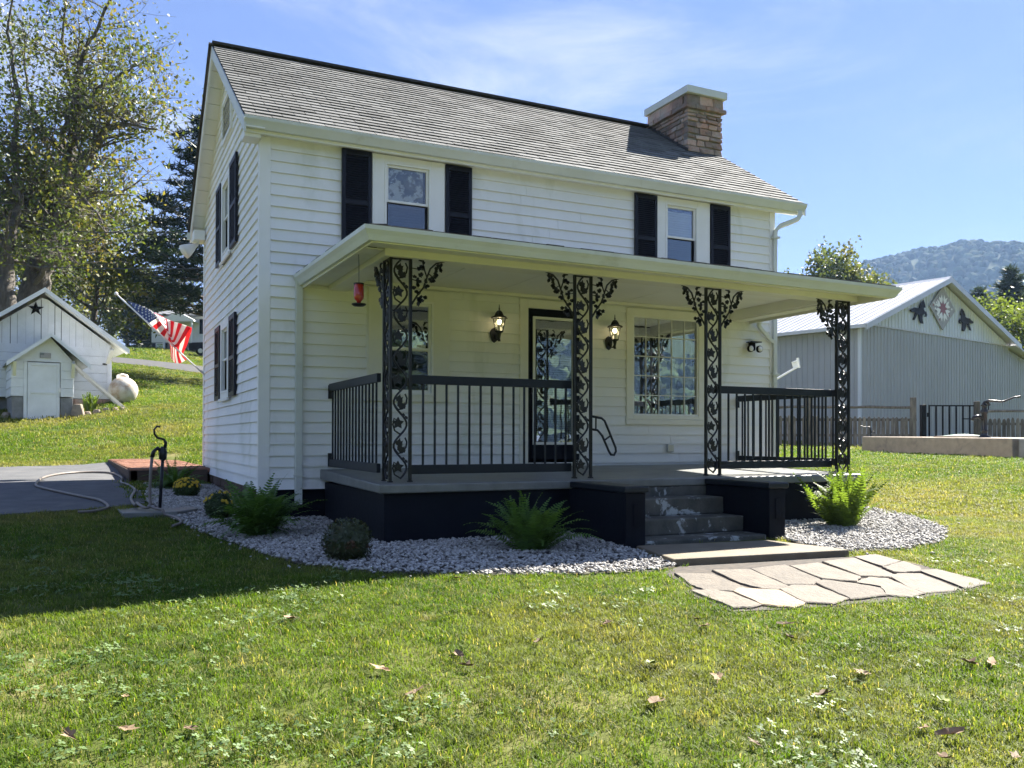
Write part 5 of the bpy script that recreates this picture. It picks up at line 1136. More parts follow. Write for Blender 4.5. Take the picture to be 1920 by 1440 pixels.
def rpan(xa, za, xb, zb, y0, y1, m='metalroof'):
    mb = MB(); mb.hexa([(xa, y0, za), (xb, y0, zb), (xb, y1, zb), (xa, y1, za), (xa, y0, za+.03), (xb, y0, zb+.03), (xb, y1, zb+.03), (xa, y1, za+.03)])
    for q in range(3):
        y = y0+(y1-y0)*q/3+.02; mb.hexa([(xa, y, za+.03), (xb, y, zb+.03), (xb, y+.04, zb+.03), (xa, y+.04, za+.03), (xa, y+.01, za+.055), (xb, y+.01, zb+.055), (xb, y+.03, zb+.055), (xa, y+.03, za+.055)])
    return mb.mesh('roof_panel', M[m])
RL = rpan(-.35, EZ-.13, PX_-.01, PZ, 0, .905); RR = rpan(PX_+.01, PZ, BW+.1, EZ-.02, 0, .905)
for k in range(33): link('roof_panel', RL, BN, (0, -.4+k*.92, 0)); link('roof_panel', RR, BN, (0, -.4+k*.92, 0))
MB().hexa([(PX_-.2, -.45, PZ-.04), (PX_+.2, -.45, PZ-.04), (PX_+.2, BL, PZ-.04), (PX_-.2, BL, PZ-.04), (PX_-.03, -.45, PZ+.075), (PX_+.03, -.45, PZ+.075), (PX_+.03, BL, PZ+.075), (PX_-.03, BL, PZ+.075)]).build('ridge_cap', M['metalroof'], BN)
def barge(xa, za, xb, zb): MB().hexa([(xa, -.46, za-.16), (xb, -.46, zb-.16), (xb, -.43, zb-.16), (xa, -.43, za-.16), (xa, -.46, za+.05), (xb, -.46, zb+.05), (xb, -.43, zb+.05), (xa, -.43, za+.05)]).build('barge_trim', M['metalroof'], BN)
barge(-.37, EZ-.14, PX_, PZ); barge(PX_+.001, PZ, BW+.12, EZ-.03)
MB().box(-.45, -.30, -.44, BL, EZ-.22, EZ-.10).build('gutter', M['metalroof'], BN)
me = ribbed(.9, 4, lambda x: .3, lambda x: EZ-.35, 0)
for k in range(5):
    ribbed(.9, 4, lambda x: .3, lambda x: EZ-.20-.20*(x-BW), BW+k*.9).build('wall_panel', M['barn_wall'], BN).location = (0, .0, 0)
for k in range(33): 
    pass
MB().hexa([(BW-.3, -.4, EZ-.07), (BW+4.9, -.4, EZ-1.16), (BW+4.9, BL, EZ-1.16), (BW-.3, BL, EZ-.07), (BW-.3, -.4, EZ-.02), (BW+4.9, -.4, EZ-1.06), (BW+4.9, BL, EZ-1.06), (BW-.3, BL, EZ-.02)]).build('lean_to_roof', M['metalroof'], BN)
def bloc(x, z, y=-.07): v = Matrix.Rotation(th_, 4, 'Z') @ Vector((x, y, z)); return (BO.x+v.x, BO.y+v.y, z)
HORSE = [(280, 750), (310, 722), (345, 715), (370, 680), (430, 682), (480, 665), (492, 600), (520, 530), (548, 505), (570, 480), (582, 510), (598, 560), (610, 640), (592, 642), (572, 622), (574, 690), (592, 722), (625, 730), (645, 790), (635, 835), (600, 840), (595, 822), (618, 800), (606, 765), (575, 790), (545, 820), (540, 880), (548, 950), (565, 1000), (510, 1000), (484, 940), (466, 880), (458, 820), (432, 818), (402, 880), (372, 950), (340, 956), (345, 930), (375, 860), (385, 785), (330, 790), (290, 780)]
t = thing('horse_silhouette', bloc(3.87, 5.78), 'black horse silhouette facing right, left of the barn quilt', 'horse sign', 'horse cut-outs on the barn gable', rz=th_)
MB().prism([((x-460)*.0034, (740-y)*.0017) for x, y in HORSE], (0, 0, 0), (1, 0, 0), (0, 0, 1), (0, -.03, 0)).build('cutout', M['black'], t)
t = thing('horse_silhouette', bloc(7.66, 5.75), 'black horse silhouette facing left, right of the barn quilt', 'horse sign', 'horse cut-outs on the barn gable', rz=th_)
MB().prism([(-(x-460)*.0034, (740-y)*.0017) for x, y in HORSE][::-1], (0, 0, 0), (1, 0, 0), (0, 0, 1), (0, -.03, 0)).build('cutout', M['black'], t)
t = thing('barn_quilt', bloc(5.69, 6.05), 'diamond-shaped painted quilt board with an eight-pointed star on the barn gable', 'sign', rz=th_)
qw, qh = 1.12, 1.02*1.02
qh = .98*1.02
def Q(p): return (p[0], p[1])
t.scale = (.90, 1, .80)
MB().prism([(0, 1.05), (1.12, 0), (0, -1.05), (-1.12, 0)], (0, 0, 0), (1, 0, 0), (0, 0, 1), (0, -.04, 0)).build('board', M['qgrey'], t)
star = []
for k in range(16):
    a = math.pi*k/8; r_ = .36 if k % 2 == 0 else .20; star.append((r_*math.sin(a), r_*math.cos(a)))
MB().prism(star, (0, -.047, 0), (1, 0, 0), (0, 0, 1), (0, -.006, 0)).build('centre_star', M['mauve'], t)
for k in range(8):
    a = math.pi*(k+.5)/4; ca, sa = math.sin(a), math.cos(a); f_ = lambda r_, w_: (r_*ca-w_*sa, r_*sa+w_*ca)
    MB().prism([f_(.22, 0), f_(.40, -.14), f_(.64, -.15), f_(.50, 0), f_(.64, .15), f_(.40, .14)], (0, -.043, 0), (1, 0, 0), (0, 0, 1), (0, -.006, 0)).build('white_petal', M['white'], t)
    r2 = random.Random(k)
for k in range(22):
    a = rng.uniform(0, 6.28); r_ = rng.uniform(.5, .85); x, z = r_*math.cos(a), r_*math.sin(a)
    if abs(x)/1.12+abs(z)/1.05 < .86: MB().prism([(x-.06, z), (x, z+.07), (x+.06, z), (x, z-.07)], (0, -.0415, 0), (1, 0, 0), (0, 0, 1), (0, -.002, 0)).build('patch', M[rng.choice(('qdark', 'mauve', 'white'))], t)

# ------------------------------------------------------------------ picket fence, gate, cistern, pumps
def fence(l0, l1, posts, label, dep=26.0):
    a = Vector(AT(l0, dep)); b = Vector(AT(l1, dep)); t = thing('picket_fence', (a.x, a.y, 0), label, 'fence', 'weathered picket fence sections', rz=math.atan2(b.y-a.y, b.x-a.x)); Ln = (b-a).length
    me = [MB().prism([(-.05, 0), (.05, 0), (.05, .87), (.032, .925), (0, .95+q*.008), (-.032, .925), (-.05, .87)], (0, -.02, 0), (1, 0, 0), (0, 0, 1), (0, .022, 0)).mesh('picket', M['greywood']) for q in range(3)]
    x = .07
    while x < Ln-.03:
        zz = gz(a.x+(b.x-a.x)*x/Ln, a.y+(b.y-a.y)*x/Ln); link('picket', rng.choice(me), t, (x, rng.uniform(-.006, .006), zz-.02+rng.uniform(-.015, .015)), (0, rng.uniform(-.02, .02), 0)); x += .141
    z = gz(a.x, a.y)
    for h in (.25, .72): MB().box(0, Ln, .005, .05, z+h, z+h+.08).build('backing_rail', M['greywood'], t)
    P = []
    for k in range(13): P.append((Ln*k/12, .06+rng.uniform(-.01, .01), z+1.14+rng.uniform(-.02, .02)))
    MB().tube(P, [rng.uniform(.042, .055) for _ in P], 6).build('top_rail', M['greywood'], t)
    for p in posts: q = p-l0; MB().box(q-.07, q+.07, .0, .13, z-.3, z+1.44).build('post', M['greywood'], t, bevel=.01)
fence(6.6, 12.2, (6.8, 8.96, 12.12), 'weathered grey picket fence with split top rail left of the black gate')
fence(14.05, 21.0, (14.05, 17.5, 20.8), 'weathered grey picket fence beyond the hand pump, right of the black gate')
a = Vector(AT(12.3, 26)); b = Vector(AT(13.97, 26)); t = thing('metal_gate', (a.x, a.y, gz(a.x, a.y)), 'black metal bar gate between the two picket fence sections', 'gate', rz=math.atan2(b.y-a.y, b.x-a.x))
MB().box(.03, .17, -.06, .08, -.2, 1.32).build('gate_post', M['black'], t, bevel=.004); MB().box(.20, .24, -.03, -.01, .95, 1.08).build('latch', M['black'], t)
MB().box(.26, 1.62, -.02, .02, 1.27, 1.31).build('top_bar', M['black'], t); MB().box(.26, 1.62, -.02, .02, .10, .14).build('bottom_bar', M['black'], t); MB().box(1.27, 1.62, -.02, .02, .88, .91).build('middle_bar', M['black'], t)
for k in range(7): MB().box(.26+k*.203, .30+k*.203, -.018, .018, .10, 1.29).build('bar', M['black'], t)
# cistern: long low concrete tank
L0, L1 = Vector(AT((1615-960)/1616*22.3, 22.3)), Vector(AT((1897-960)/1616*17.7, 17.7)); dv = (L1-L0); ang = math.atan2(dv.y, dv.x); Lc = dv.length
t = thing('cistern', (L0.x, L0.y, 0), 'long low tan concrete cistern on the lawn before the picket fence', 'cistern', rz=ang)
MB().hexa([(0, 0, .3), (Lc, 0, .3), (Lc, 3.2, .3), (0, 3.2, .3), (0, 0, 1.10), (Lc, 0, 1.06), (Lc, 3.2, 1.06), (0, 3.2, 1.10)]).build('tank_wall', M['cistern'], t, bevel=.03)
MB().box(Lc+.002, Lc+1.6, .15, 3.0, .3, 1.05).build('end_block', M['block'], t, bevel=.02)
mb = MB(); mb.lathe([(.45, 1.095), (.45, 1.12), (.1, 1.16)], (2.0, 1.3, 0), 18); mb.build('green_lid', M['greenlid'], t)
MB().lathe([(.62, 1.085), (.62, 1.11), (.5, 1.115)], (2.0, 1.3, 0), 18).build('lid_rim', M['cistern'], t)
def pump(loc, sc, label, flip=False):
    t = thing('hand_pump', loc, label, 'pump'); s = sc; m = M['iron']
    MB().lathe([(.13*s, 0), (.13*s, .02*s), (.06*s, .06*s), (.055*s, .12*s), (.075*s, .14*s), (.055*s, .17*s), (.055*s, .50*s), (.075*s, .52*s), (.075*s, .56*s), (.05*s, .60*s), (.05*s, .66*s), (.07*s, .68*s), (.03*s, .72*s)], (0, 0, 0), 12).build('body', m, t, True)
    MB().tube([(-.04*s, 0, .40*s), (-.14*s, 0, .45*s), (-.22*s, 0, .43*s), (-.25*s, 0, .36*s)], [.045*s, .04*s, .035*s, .035*s], 8).build('spout', m, t, True)
    MB().tube([(-.05*s, 0, .66*s), (.0, 0, .74*s), (.07*s, 0, .74*s), (.11*s, 0, .68*s)], .028*s, 7).build('bracket', m, t, True)
    MB().tube([(.0, 0, .74*s), (.10*s, 0, .78*s), (.25*s, 0, .77*s), (.38*s, 0, .76*s), (.50*s, 0, .80*s), (.62*s, 0, .85*s), (.76*s, 0, .87*s)], [.03*s, .026*s, .024*s, .022*s, .02*s, .02*s, .022*s], 7).build('handle', m, t, True)
    MB().tube([(.09*s, 0, .76*s), (.09*s, 0, .60*s), (.04*s, 0, .55*s)], .014*s, 6).build('rod', m, t, True)
    t.rotation_euler = (0, 0, R(-26)+(math.pi if flip else 0)); return t
pl_ = AT((1845-960)/1616*20, 20); pump((pl_[0], pl_[1], 1.075), 1.1, 'black cast-iron hand pump with long curved handle on the cistern')
pl_ = AT((1632-960)/1616*23.6, 23.6); pump((pl_[0], pl_[1], 1.06), .40, 'small black pitcher pump at the far left end of the cistern', True)

# ------------------------------------------------------------------ neighbour's house and pickup up the hill
no = Vector(AT(-34.35, 82)); NB = thing('neighbour_house', (no.x, no.y, 0), 'pale split-level house with grey roof up the hill beyond the road', 'house', rz=R(-26))
NW = 14
for k in range(11):
    z0 = 10.04+k*.24; MB().box(0, NW, -.03, .02, z0, z0+.236).build('siding_board', M['siding'], NB)
MB().box(.05, NW-.05, .03, 8, 8.6, 12.66).build('wall', M['siding'], NB); MB().box(.02, NW, -.01, .0299, 8.6, 10.03).build('basement_wall', M['block'], NB)
MB().prism([(-.7, 12.55), (NW+.5, 12.55), (NW-3.0, 14.0), (2.2, 13.75)], (0, -.7, 0), (1, 0, 0), (0, 0, 1), (0, .05, 0))
mb = MB(); mb.add([(-.6, -.6, 12.66), (NW+.6, -.6, 12.66), (NW+.6, 8.6, 12.66), (-.6, 8.6, 12.66), (2.6, 4, 14.0), (NW-2.6, 4, 14.0), (-.6, -.6, 12.52), (NW+.6, -.6, 12.52), (NW+.6, 8.6, 12.52), (-.6, 8.6, 12.52)], [(0, 1, 5, 4), (1, 2, 5), (2, 3, 4, 5), (3, 0, 4), (6, 7, 1, 0), (9, 6, 0, 3), (6, 9, 8, 7)]); mb.build('roof', M['greyroof'], NB)
MB().prism([(1.5, 12.0), (4.6, 12.0), (3.1, 12.75)], (0, -1.6, 0), (1, 0, 0), (0, 0, 1), (0, 1.57, 0)).build('porch_gable', M['siding'], NB); MB().box(1.5, 4.6, -1.6, -.04, 11.85, 11.995).build('porch_beam', M['trim'], NB)
for x in (1.7, 4.3): MB().box(x, x+.16, -1.55, -1.4, 9.2, 11.85).build('porch_post', M['trim'], NB)
MB().box(3.2, 4.0, -.06, -.031, 10.1, 11.7).build('front_door', M['cream'], NB)
for x0, x1, z0, z1 in ((5.0, 5.7, 10.9, 12.2), (.5, 1.1, 8.9, 9.9), (8, 9.4, 10.9, 12.2)):
    w = MB(); ring(w, x0-.08, x1+.08, z0-.08, z1+.08, .08, -.07, -.032); w = w.build('window', M['trim'], NB); MB().box(x0, x1, -.05, -.035, z0, z1).build('pane', M['glass'], w)
    for s in (x0-.42, x1+.10): MB().box(s, s+.32, -.06, -.033, z0-.05, z1+.05).build('shutter', M['shutter'], NB)
pk = Vector(AT((378-960)/1616*74, 74)); gzp = gz(pk.x, pk.y)
t = thing('pickup_truck', (pk.x, pk.y, gzp), 'black pickup truck parked in the neighbour\'s drive at the corner of the house', 'pickup', rz=R(-20))
prof = [(-.9, .45), (-.9, 1.02), (-.6, 1.10), (.6, 1.16), (1.15, 1.72), (2.6, 1.74), (2.95, 1.16), (4.6, 1.14), (4.65, .50)]
MB().prism([(x, z) for x, z in prof], (0, -.95, 0), (1, 0, 0), (0, 0, 1), (0, 1.9, 0)).build('body', M['black'], t, bevel=.05)
MB().prism([(.75, 1.18), (1.2, 1.62), (1.85, 1.64), (1.85, 1.18)], (0, -.965, 0), (1, 0, 0), (0, 0, 1), (0, .012, 0)).build('side_window', M['glass'], t); MB().prism([(1.95, 1.18), (1.95, 1.64), (2.5, 1.64), (2.8, 1.18)], (0, -.965, 0), (1, 0, 0), (0, 0, 1), (0, .012, 0)).build('side_window', M['glass'], t)
MB().box(-.95, -.88, -.93, .93, .42, .62).build('bumper', M['alu'], t, bevel=.02); MB().box(-.93, -.895, -.25, .25, .66, .8).build('licence_plate', M['white'], t)
for y in (-.85, .65): MB().box(-.93, -.895, y, y+.2, .82, .98).build('headlight', M['alu'], t)
for x in (.1, 3.7):
    for y in (-.98, .78):
        w = MB().lathe([(.30, 0), (.39, .02), (.40, .10), (.39, .18), (.30, .20)], (x, y, .40), 20, axis=1).build('wheel', M['black'], t, True); MB().lathe([(.2, -.005), (.05, -.012)], (x, y, .40), 14, axis=1).build('rim', M['alu'], w)

# ------------------------------------------------------------------ fallen leaves on the lawn
def dead_leaf(seed, m):
    r = random.Random(seed); mb = MB(); n = 16; V = [(0, 0, .004)]; cu = r.uniform(.15, .5)
    for k in range(n):
        a = 6.283*k/n; q = (1 if k % 3 == 0 else .68)*r.uniform(.65, 1.25)*.056; V.append((q*math.cos(a), q*.62*math.sin(a), abs(math.sin(a))*cu*q+.12*q*math.cos(a)**2+r.uniform(0, .008)))
    mb.add(V, [(0, k+1, (k+1) % n+1) for k in range(n)]); mb.tube([(0, 0, .012), (-.05, .0, .02), (-.085, .01, .012)], .0015, 4)
    return mb.mesh('leaf', m)
dl = [dead_leaf(i, M['dead']) for i in range(5)]; gl = [dead_leaf(9, M['deadgreen']), dead_leaf(10, M['deadgreen'])]
LV = [(0.01, -5.95), (-0.42, -6.0), (0.52, -5.88), (2.12, -6.08), (1.61, -5.95), (-0.65, -4.96), (1.87, -6.89), (1.43, -7.06), (1.84, -6.91), (1.56, -7.51), (1.61, -7.6), (1.29, -7.18), (2.57, -6.98), (2.7, -7.01), (1.1, -6.69), (0.6, -6.86), (-1.57, -6.29), (-1.78, -6.27), (-1.57, -5.91), (0.9, -6.41), (1.07, -5.71), (0.74, -7.36), (-0.01, -6.11), (-0.36, -6.35), (1.65, -5.81), (1.92, -7.31), (1.67, -7.84), (1.37, -7.75), (-0.41, -5.18), (-1.34, -6.39), (1.94, -6.3), (0.66, -4.3), (0.79, -4.0)]
GREEN = {7: 1, 18: 1, 19: 1, 17: 1}
for i, (x, y) in enumerate(LV):
    g = i in (11, 19, 28, 25); o = link('fallen_leaf', (gl if g else dl)[i % (2 if g else 5)], None, G(x, y, .026), (rng.uniform(-.3, .3), rng.uniform(-.3, .3), rng.uniform(0, 6.28)), [rng.uniform(.55, 1.15)*(1 if y < -5.5 else .8)]*3)
    tag(o, 'yellow-green fallen leaf lying on the near lawn' if g else 'dry curled brown leaf lying on the near lawn', 'leaf', 'green leaves fallen on the lawn' if g else 'brown leaves fallen on the lawn')
# overhead wires
def wire(a, b, sag, lb, r=.012):
    P = [Vector(a).lerp(Vector(b), k/24)-Vector((0, 0, sag*4*(k/24)*(1-k/24))) for k in range(25)]; tag(MB().tube(P, r, 5).build('power_line', M['black'], None), lb, 'wire', 'overhead wires left of the house')
def W3(px, py, d): la = (px-960)/1616*d; x, y = AT(la, d); return (x, y, 1.0458+(820.8-py)/1616*d)
wire(W3(-60, 490, 40), (.05, 5.6, 3.96), .12, 'lowest overhead wire running from the left to the house wall')
wire(W3(-60, 395, 40), (-.1, 5.68, 4.60), .35, 'middle overhead wire reaching the rear eave of the house', .010)
wire(W3(-60, 415, 40), (-.1, 5.70, 5.25), 1.1, 'uppermost sagging overhead wire crossing the maple trees', .010)
# ------------------------------------------------------------------ trees
def leaves_at(C_, n_each, spread, size, seed, droop=.3, aspect=.6):
    r = np.random.RandomState(seed); C_ = np.repeat(np.asarray(C_), n_each, 0); n = len(C_); C_ = C_+r.normal(0, 1, (n, 3))*spread
    a = r.normal(size=(n, 3)); a[:, 2] -= droop; a /= np.linalg.norm(a, axis=1)[:, None]; b = np.cross(a, r.normal(size=(n, 3))); b /= np.linalg.norm(b, axis=1)[:, None]
    s = (size*r.uniform(.55, 1.35, n))[:, None]; nn = np.cross(a, b)
    V = np.stack([C_-a*s, C_+b*s*aspect+nn*s*.2, C_+a*s, C_-b*s*aspect+nn*s*.2], 1).reshape(-1, 3); i = np.arange(n)*4
    return V, np.stack([i, i+1, i+2, i+3], 1)
def branch(mb, p, d, L_, r0, lvl, r, tips, up=.12, wig=.25, nseg=6, kids=(5, 4, 3), spreadang=.75, ratio=.55):
    P = [Vector(p)]; d = Vector(d).normalized(); k = nseg
    for i in range(k):
        d = (d+Vector((r.gauss(0, wig), r.gauss(0, wig), r.gauss(0, wig)+up))*.45).normalized(); P.append(P[-1]+d*L_/k)
    mb.tube(P, [max(.006, r0*(1-.75*i/k)) for i in range(k+1)], 6 if lvl > 1 else 4, False)
    if lvl == 0:
        for i in range(1, k+1): tips.append(tuple(P[i]))
        return
    if lvl == 1: tips.append(tuple(P[-1]))
    for c in range(kids[lvl-1] if lvl-1 < len(kids) else 4):
        q = r.uniform(.25, 1.0)*k; i = min(k-1, int(q)); pp = P[i].lerp(P[i+1], q-i); dd = (P[i+1]-P[i]).normalized()
        ax = dd.cross(Vector((r.gauss(0, 1), r.gauss(0, 1), r.gauss(0, 1)))).normalized(); an = r.uniform(.45, 1.1)*spreadang/.75
        nd_ = dd*math.cos(an)+ax*math.sin(an); branch(mb, pp, nd_, L_*ratio*r.uniform(.7, 1.2), r0*(1-.7*q/k)*.55, lvl-1, r, tips, up, wig, max(3, nseg-1), kids, spreadang, ratio)
def maple(name, base_, limbs, dep, seed, label, cat='tree', leaf=.10, n_each=4, spread=.42, per=7, kids=(4, 5), scale=1, mleaf='maple_leaf', sub=2.9):
    """limbs: polylines of (lateral, height, depth offset, radius) from the trunk foot"""
    r = random.Random(seed); t = thing(name, base_, label, cat); mb = MB(); tips = []
    for lb in limbs:
        P = [Vector((q[0]*.9+q[2]*.435, -q[0]*.435+q[2]*.9, q[1])) for q in lb]
        Q = []; RR_ = []
        for i in range(len(P)-1):
            for k in range(4):
                w = k/4; j = Vector((r.gauss(0, .05), r.gauss(0, .05), 0)); Q.append(P[i].lerp(P[i+1], w)+(j if (i or k) else Vector())); RR_.append(lb[i][3]*(1-w)+lb[i+1][3]*w)
        Q.append(P[-1]); RR_.append(lb[-1][3]); mb.tube(Q, RR_, 9, False)
        n = len(Q); s0 = max(3, int(n*.22))
        for i in range(s0, n):
            for c in range(per if i < n-1 else per+2):
                if r.random() < .55:
                    a = r.uniform(0, 6.28); e = r.uniform(-.15, .9); d = (math.cos(a)*math.cos(e), math.sin(a)*math.cos(e), math.sin(e))
                    branch(mb, Q[i], d, sub*scale*r.uniform(.5, 1.2)*(1.15-.5*i/n), max(.02, RR_[i]*.35), 1, r, tips, .10, .3, 5, kids, .9)
    mb.build('trunk', M['bark'], t, True)
    V, F = leaves_at(tips, n_each, spread, leaf, seed); link('crown', npmesh('crown', V, F, M[mleaf]), t); return t, len(tips)
def px2(base_px, base_py, dep):
    def f(px, py, off=0, r=.1): return ((px-base_px)*dep/1616, (base_py-py)*dep/1616, off, r)
    return f
d = 35; f = px2(50, 640, d); bl_ = W3(50, 640, d)
limbs = [[f(56, 660, 0, .62), f(62, 560, 0, .52), f(72, 500, 0, .42), f(95, 430, 0, .38), f(116, 385, 0, .33), f(114, 320, .3, .25), f(118, 255, .5, .20), f(124, 180, .4, .15), f(140, 112, .2, .11), f(170, 65, 0, .07), f(205, 5, -.3, .05), f(225, -60, -.5, .02)],
         [f(116, 390, 0, .28), f(140, 345, -.3, .25), f(165, 310, -.5, .20), f(185, 285, -.6, .15), f(210, 258, -.8, .12), f(240, 250, -1, .09), f(275, 256, -1.2, .06), f(320, 268, -1.5, .03)],
         [f(122, 215, .4, .13), f(150, 198, 0, .12), f(185, 205, -.3, .10), f(215, 225, -.5, .08), f(255, 245, -.7, .05), f(290, 240, -1, .02)],
         [f(36, 660, .4, .45), f(38, 560, .4, .36), f(50, 490, .6, .28), f(72, 400, .9, .22), f(84, 320, 1.3, .17), f(80, 230, 1.5, .13), f(90, 140, 1.6, .09), f(80, 50, 1.4, .06), f(95, -60, 1.2, .03)],
         [f(70, 505, 0, .2), f(110, 470, -1, .12), f(150, 395, -1.5, .10), f(190, 390, -2, .08), f(235, 430, -2.6, .05), f(262, 470, -3, .02)],
         [f(80, 330, 1.2, .12), f(50, 260, 1.6, .10), f(20, 190, 2, .08), f(-10, 110, 2, .05), f(-10, 20, 2, .02)],
         [f(116, 260, .5, .10), f(150, 150, 1, .08), f(200, 110, 1.4, .06), f(235, 80, 1.6, .03)],
         [f(95, 430, 0, .12), f(60, 380, -1.2, .10), f(30, 330, -2, .07), f(5, 300, -2.4, .03)],
         [f(64, 540, 0, .12), f(120, 520, -1.5, .09), f(170, 505, -2.2, .06), f(205, 520, -2.6, .02)]]
_, nt = maple('maple_tree', bl_, limbs, d, 11, 'tall spreading maple with several stems behind the white shed', leaf=.088, n_each=3, spread=.30, per=3)
d = 33; f = px2(8, 640, d)
limbs = [[f(10, 660, 0, .40), f(12, 560, 0, .33), f(4, 500, 0, .27), f(14, 440, 0, .20), f(22, 380, .3, .16), f(15, 290, .3, .12), f(22, 180, .3, .08), f(10, 60, 0, .05), f(15, -60, 0, .02)], [f(4, 500, 0, .18), f(-25, 420, 0, .14), f(-60, 330, 0, .10), f(-80, 200, 0, .05)]]
maple('maple_tree', W3(8, 640, d), limbs, d, 12, 'maple trunk and crown at the left edge, left of the taller maple', leaf=.088, n_each=3, spread=.30, per=3)
# white pine
def pine(name, x, y, h, rad, seed, label, zlow=.12, leafs='spruce', sz=.13, dens=1.0, bare=0, trunk=.28):
    r = random.Random(seed); t = thing(name, G(x, y, -.2), label, 'tree'); mb = MB(); T = [(r.gauss(0, .05), r.gauss(0, .05), h*k/8) for k in range(9)]
    mb.tube(T, [trunk*(1-.93*k/8) for k in range(9)], 8, False); C_ = []
    z = h*zlow
    while z < h*.985:
        q = z/h; ln = rad*(1-q)**.62*(1.0 if q > .3 else .85+.5*q); nb = r.randint(4, 6); a0 = r.uniform(0, 6.28)
        for b in range(nb):
            a = a0+6.283*b/nb+r.uniform(-.3, .3); L_ = ln*r.uniform(.6, 1.15); P = []; ca, sa = math.cos(a), math.sin(a); el = r.uniform(-.05, .22)+.3*q
            for k in range(6): s = L_*k/5; P.append((s*ca, s*sa, z+s*math.tan(el)*.7-.05*s*s/max(L_, .5)+.02*k))
            mb.tube(P, [max(.01, trunk*.28*(1-q*.7)*(1-.85*k/5)) for k in range(6)], 4, False)
            for k in range(int(L_*7*dens)+3):
                s = L_*(.28+.74*r.random()**.8); w = .28*L_*(1-abs(s/L_-.6)); o = r.uniform(-w, w); C_.append((s*ca-o*sa, s*sa+o*ca, z+s*math.tan(el)*.7-.05*s*s/max(L_, .5)+r.uniform(-.06, .16)))
        z += h*.034*r.uniform(.8, 1.25)
    mb.build('trunk', M['bark'], t, True)
    rr2 = np.random.RandomState(seed); C_ = np.repeat(np.array(C_), 7, 0); n = len(C_); a = rr2.normal(size=(n, 3)); a[:, 2] = np.abs(a[:, 2])*.55; a /= np.linalg.norm(a, axis=1)[:, None]
    b = np.cross(a, rr2.normal(size=(n, 3))); b /= np.linalg.norm(b, axis=1)[:, None]; C_ = C_+rr2.normal(0, 1, (n, 3))*[.10, .10, .05]; s = (sz*rr2.uniform(.7, 1.5, n))[:, None]
    V = np.stack([C_-b*s*.13, C_+b*s*.13, C_+a*s*1.5], 1).reshape(-1, 3); i = np.arange(n)*3; link('crown', npmesh('crown', V, np.stack([i, i+1, i+2], 1), M[leafs]), t); return t
x, y = AT((398-960)/1616*47, 47); pine('white_pine', x, y, 15.2, 6.2, 21, 'dark layered white pine close behind the left side of the house', .25, sz=.30, trunk=.35)
def bushy(name, x, y, h, rad, seed, label, m='dist_leaf', leaf=.14, z0=.25, n=16, each=5, cat='tree'):
    r = random.Random(seed); t = thing(name, G(x, y, -.2), label, cat); mb = MB(); tips = []
    P = [(0, 0, 0), (r.gauss(0, .1), 0, h*.3), (r.gauss(0, .2), r.gauss(0, .2), h*.6), (r.gauss(0, .3), r.gauss(0, .3), h*.9)]; mb.tube(P, [h*.022, h*.017, h*.011, h*.004], 7, False)
    for k in range(n):
        q = z0+(1-z0)*.9*r.random()**.8; z = h*q; i = min(2, int(q/.9*3)); a = r.uniform(0, 6.28); e = r.uniform(.0, .8); ln = rad*(1.15-.55*q)*r.uniform(.6, 1.05)
        branch(mb, (P[i][0]*.5, P[i][1]*.5, z), (math.cos(a)*math.cos(e), math.sin(a)*math.cos(e), math.sin(e)), ln, h*.007, 2, r, tips, .1, .3, 5, (3, 4), .95, .58)
    mb.build('trunk', M['bark'], t, True); V, F = leaves_at(tips, each, rad*.095, leaf, seed); link('crown', npmesh('crown', V, F, M[m]), t); return t
def at(px, d): return AT((px-960)/1616*d, d)
D_ = [('deciduous_tree', 205, 95, 9.5, 4.0, 'pale green tree right of the shed roof, far up the hill', 'dist_leaf'), ('deciduous_tree', 238, 90, 9.0, 3.4, 'olive tree left of the dark conifer beyond the flag', 'dist_leaf'),
      ('deciduous_tree', 172, 100, 10, 4.5, 'low tree crown seen just above the shed eave', 'dist_leaf'), ('deciduous_tree', 318, 118, 12, 4.0, 'small tree top rising behind the neighbour\'s roof', 'dist_leaf')]
for i, (nm, px, dd_, h, rd, lb, mm_) in enumerate(D_): x, y = at(px, dd_); bushy(nm, x, y, h, rd, 60+i, lb, mm_, .16, .15, 20, 6)
x, y = at(268, 88); pine('conifer_tree', x, y, 8.5, 2.6, 70, 'dark conifer standing behind the flag at the neighbour\'s lawn edge', .05, 'dist_conifer', .30)
x, y = at(90, 70); bushy('deciduous_tree', x, y, 13, 6, 71, 'dense olive tree behind the maple trunks', 'dist_leaf', .18, .1, 26, 6)
x, y = at(-20, 60); bushy('deciduous_tree', x, y, 13, 6, 72, 'olive tree beyond the left edge of the shed', 'dist_leaf', .18, .1, 26, 6)
x, y = at(175, 46); bushy('maple_tree', x, y, 9.5, 4.6, 73, 'lower yellowing maple drooping behind the shed roof', 'maple_leaf', .12, .22, 34, 6)
x, y = at(1562, 88); bushy('deciduous_tree', x, y, 15.6, 5.6, 80, 'round olive tree top above the right end of the porch roof', 'dist_leaf', .20, .35, 40, 10)
x, y = at(1600, 96); bushy('deciduous_tree', x, y, 12.8, 4.5, 81, 'smaller tree crown beside the round olive tree', 'dist_leaf', .20, .35, 30, 10)
x, y = at(1838, 95); pine('conifer_tree', x, y, 15.2, 4.2, 82, 'dark pine behind the right slope of the barn roof', .1, 'dist_conifer', .42)
x, y = at(1862, 105); pine('conifer_tree', x, y, 14.5, 5.2, 85, 'dull green pine between the other two pines beyond the barn', .1, 'dist_conifer', .42)
x, y = at(1895, 85); pine('conifer_tree', x, y, 15.6, 4.4, 83, 'taller dark pine at the right edge behind the yellow-green tree', .1, 'dist_conifer', .42)
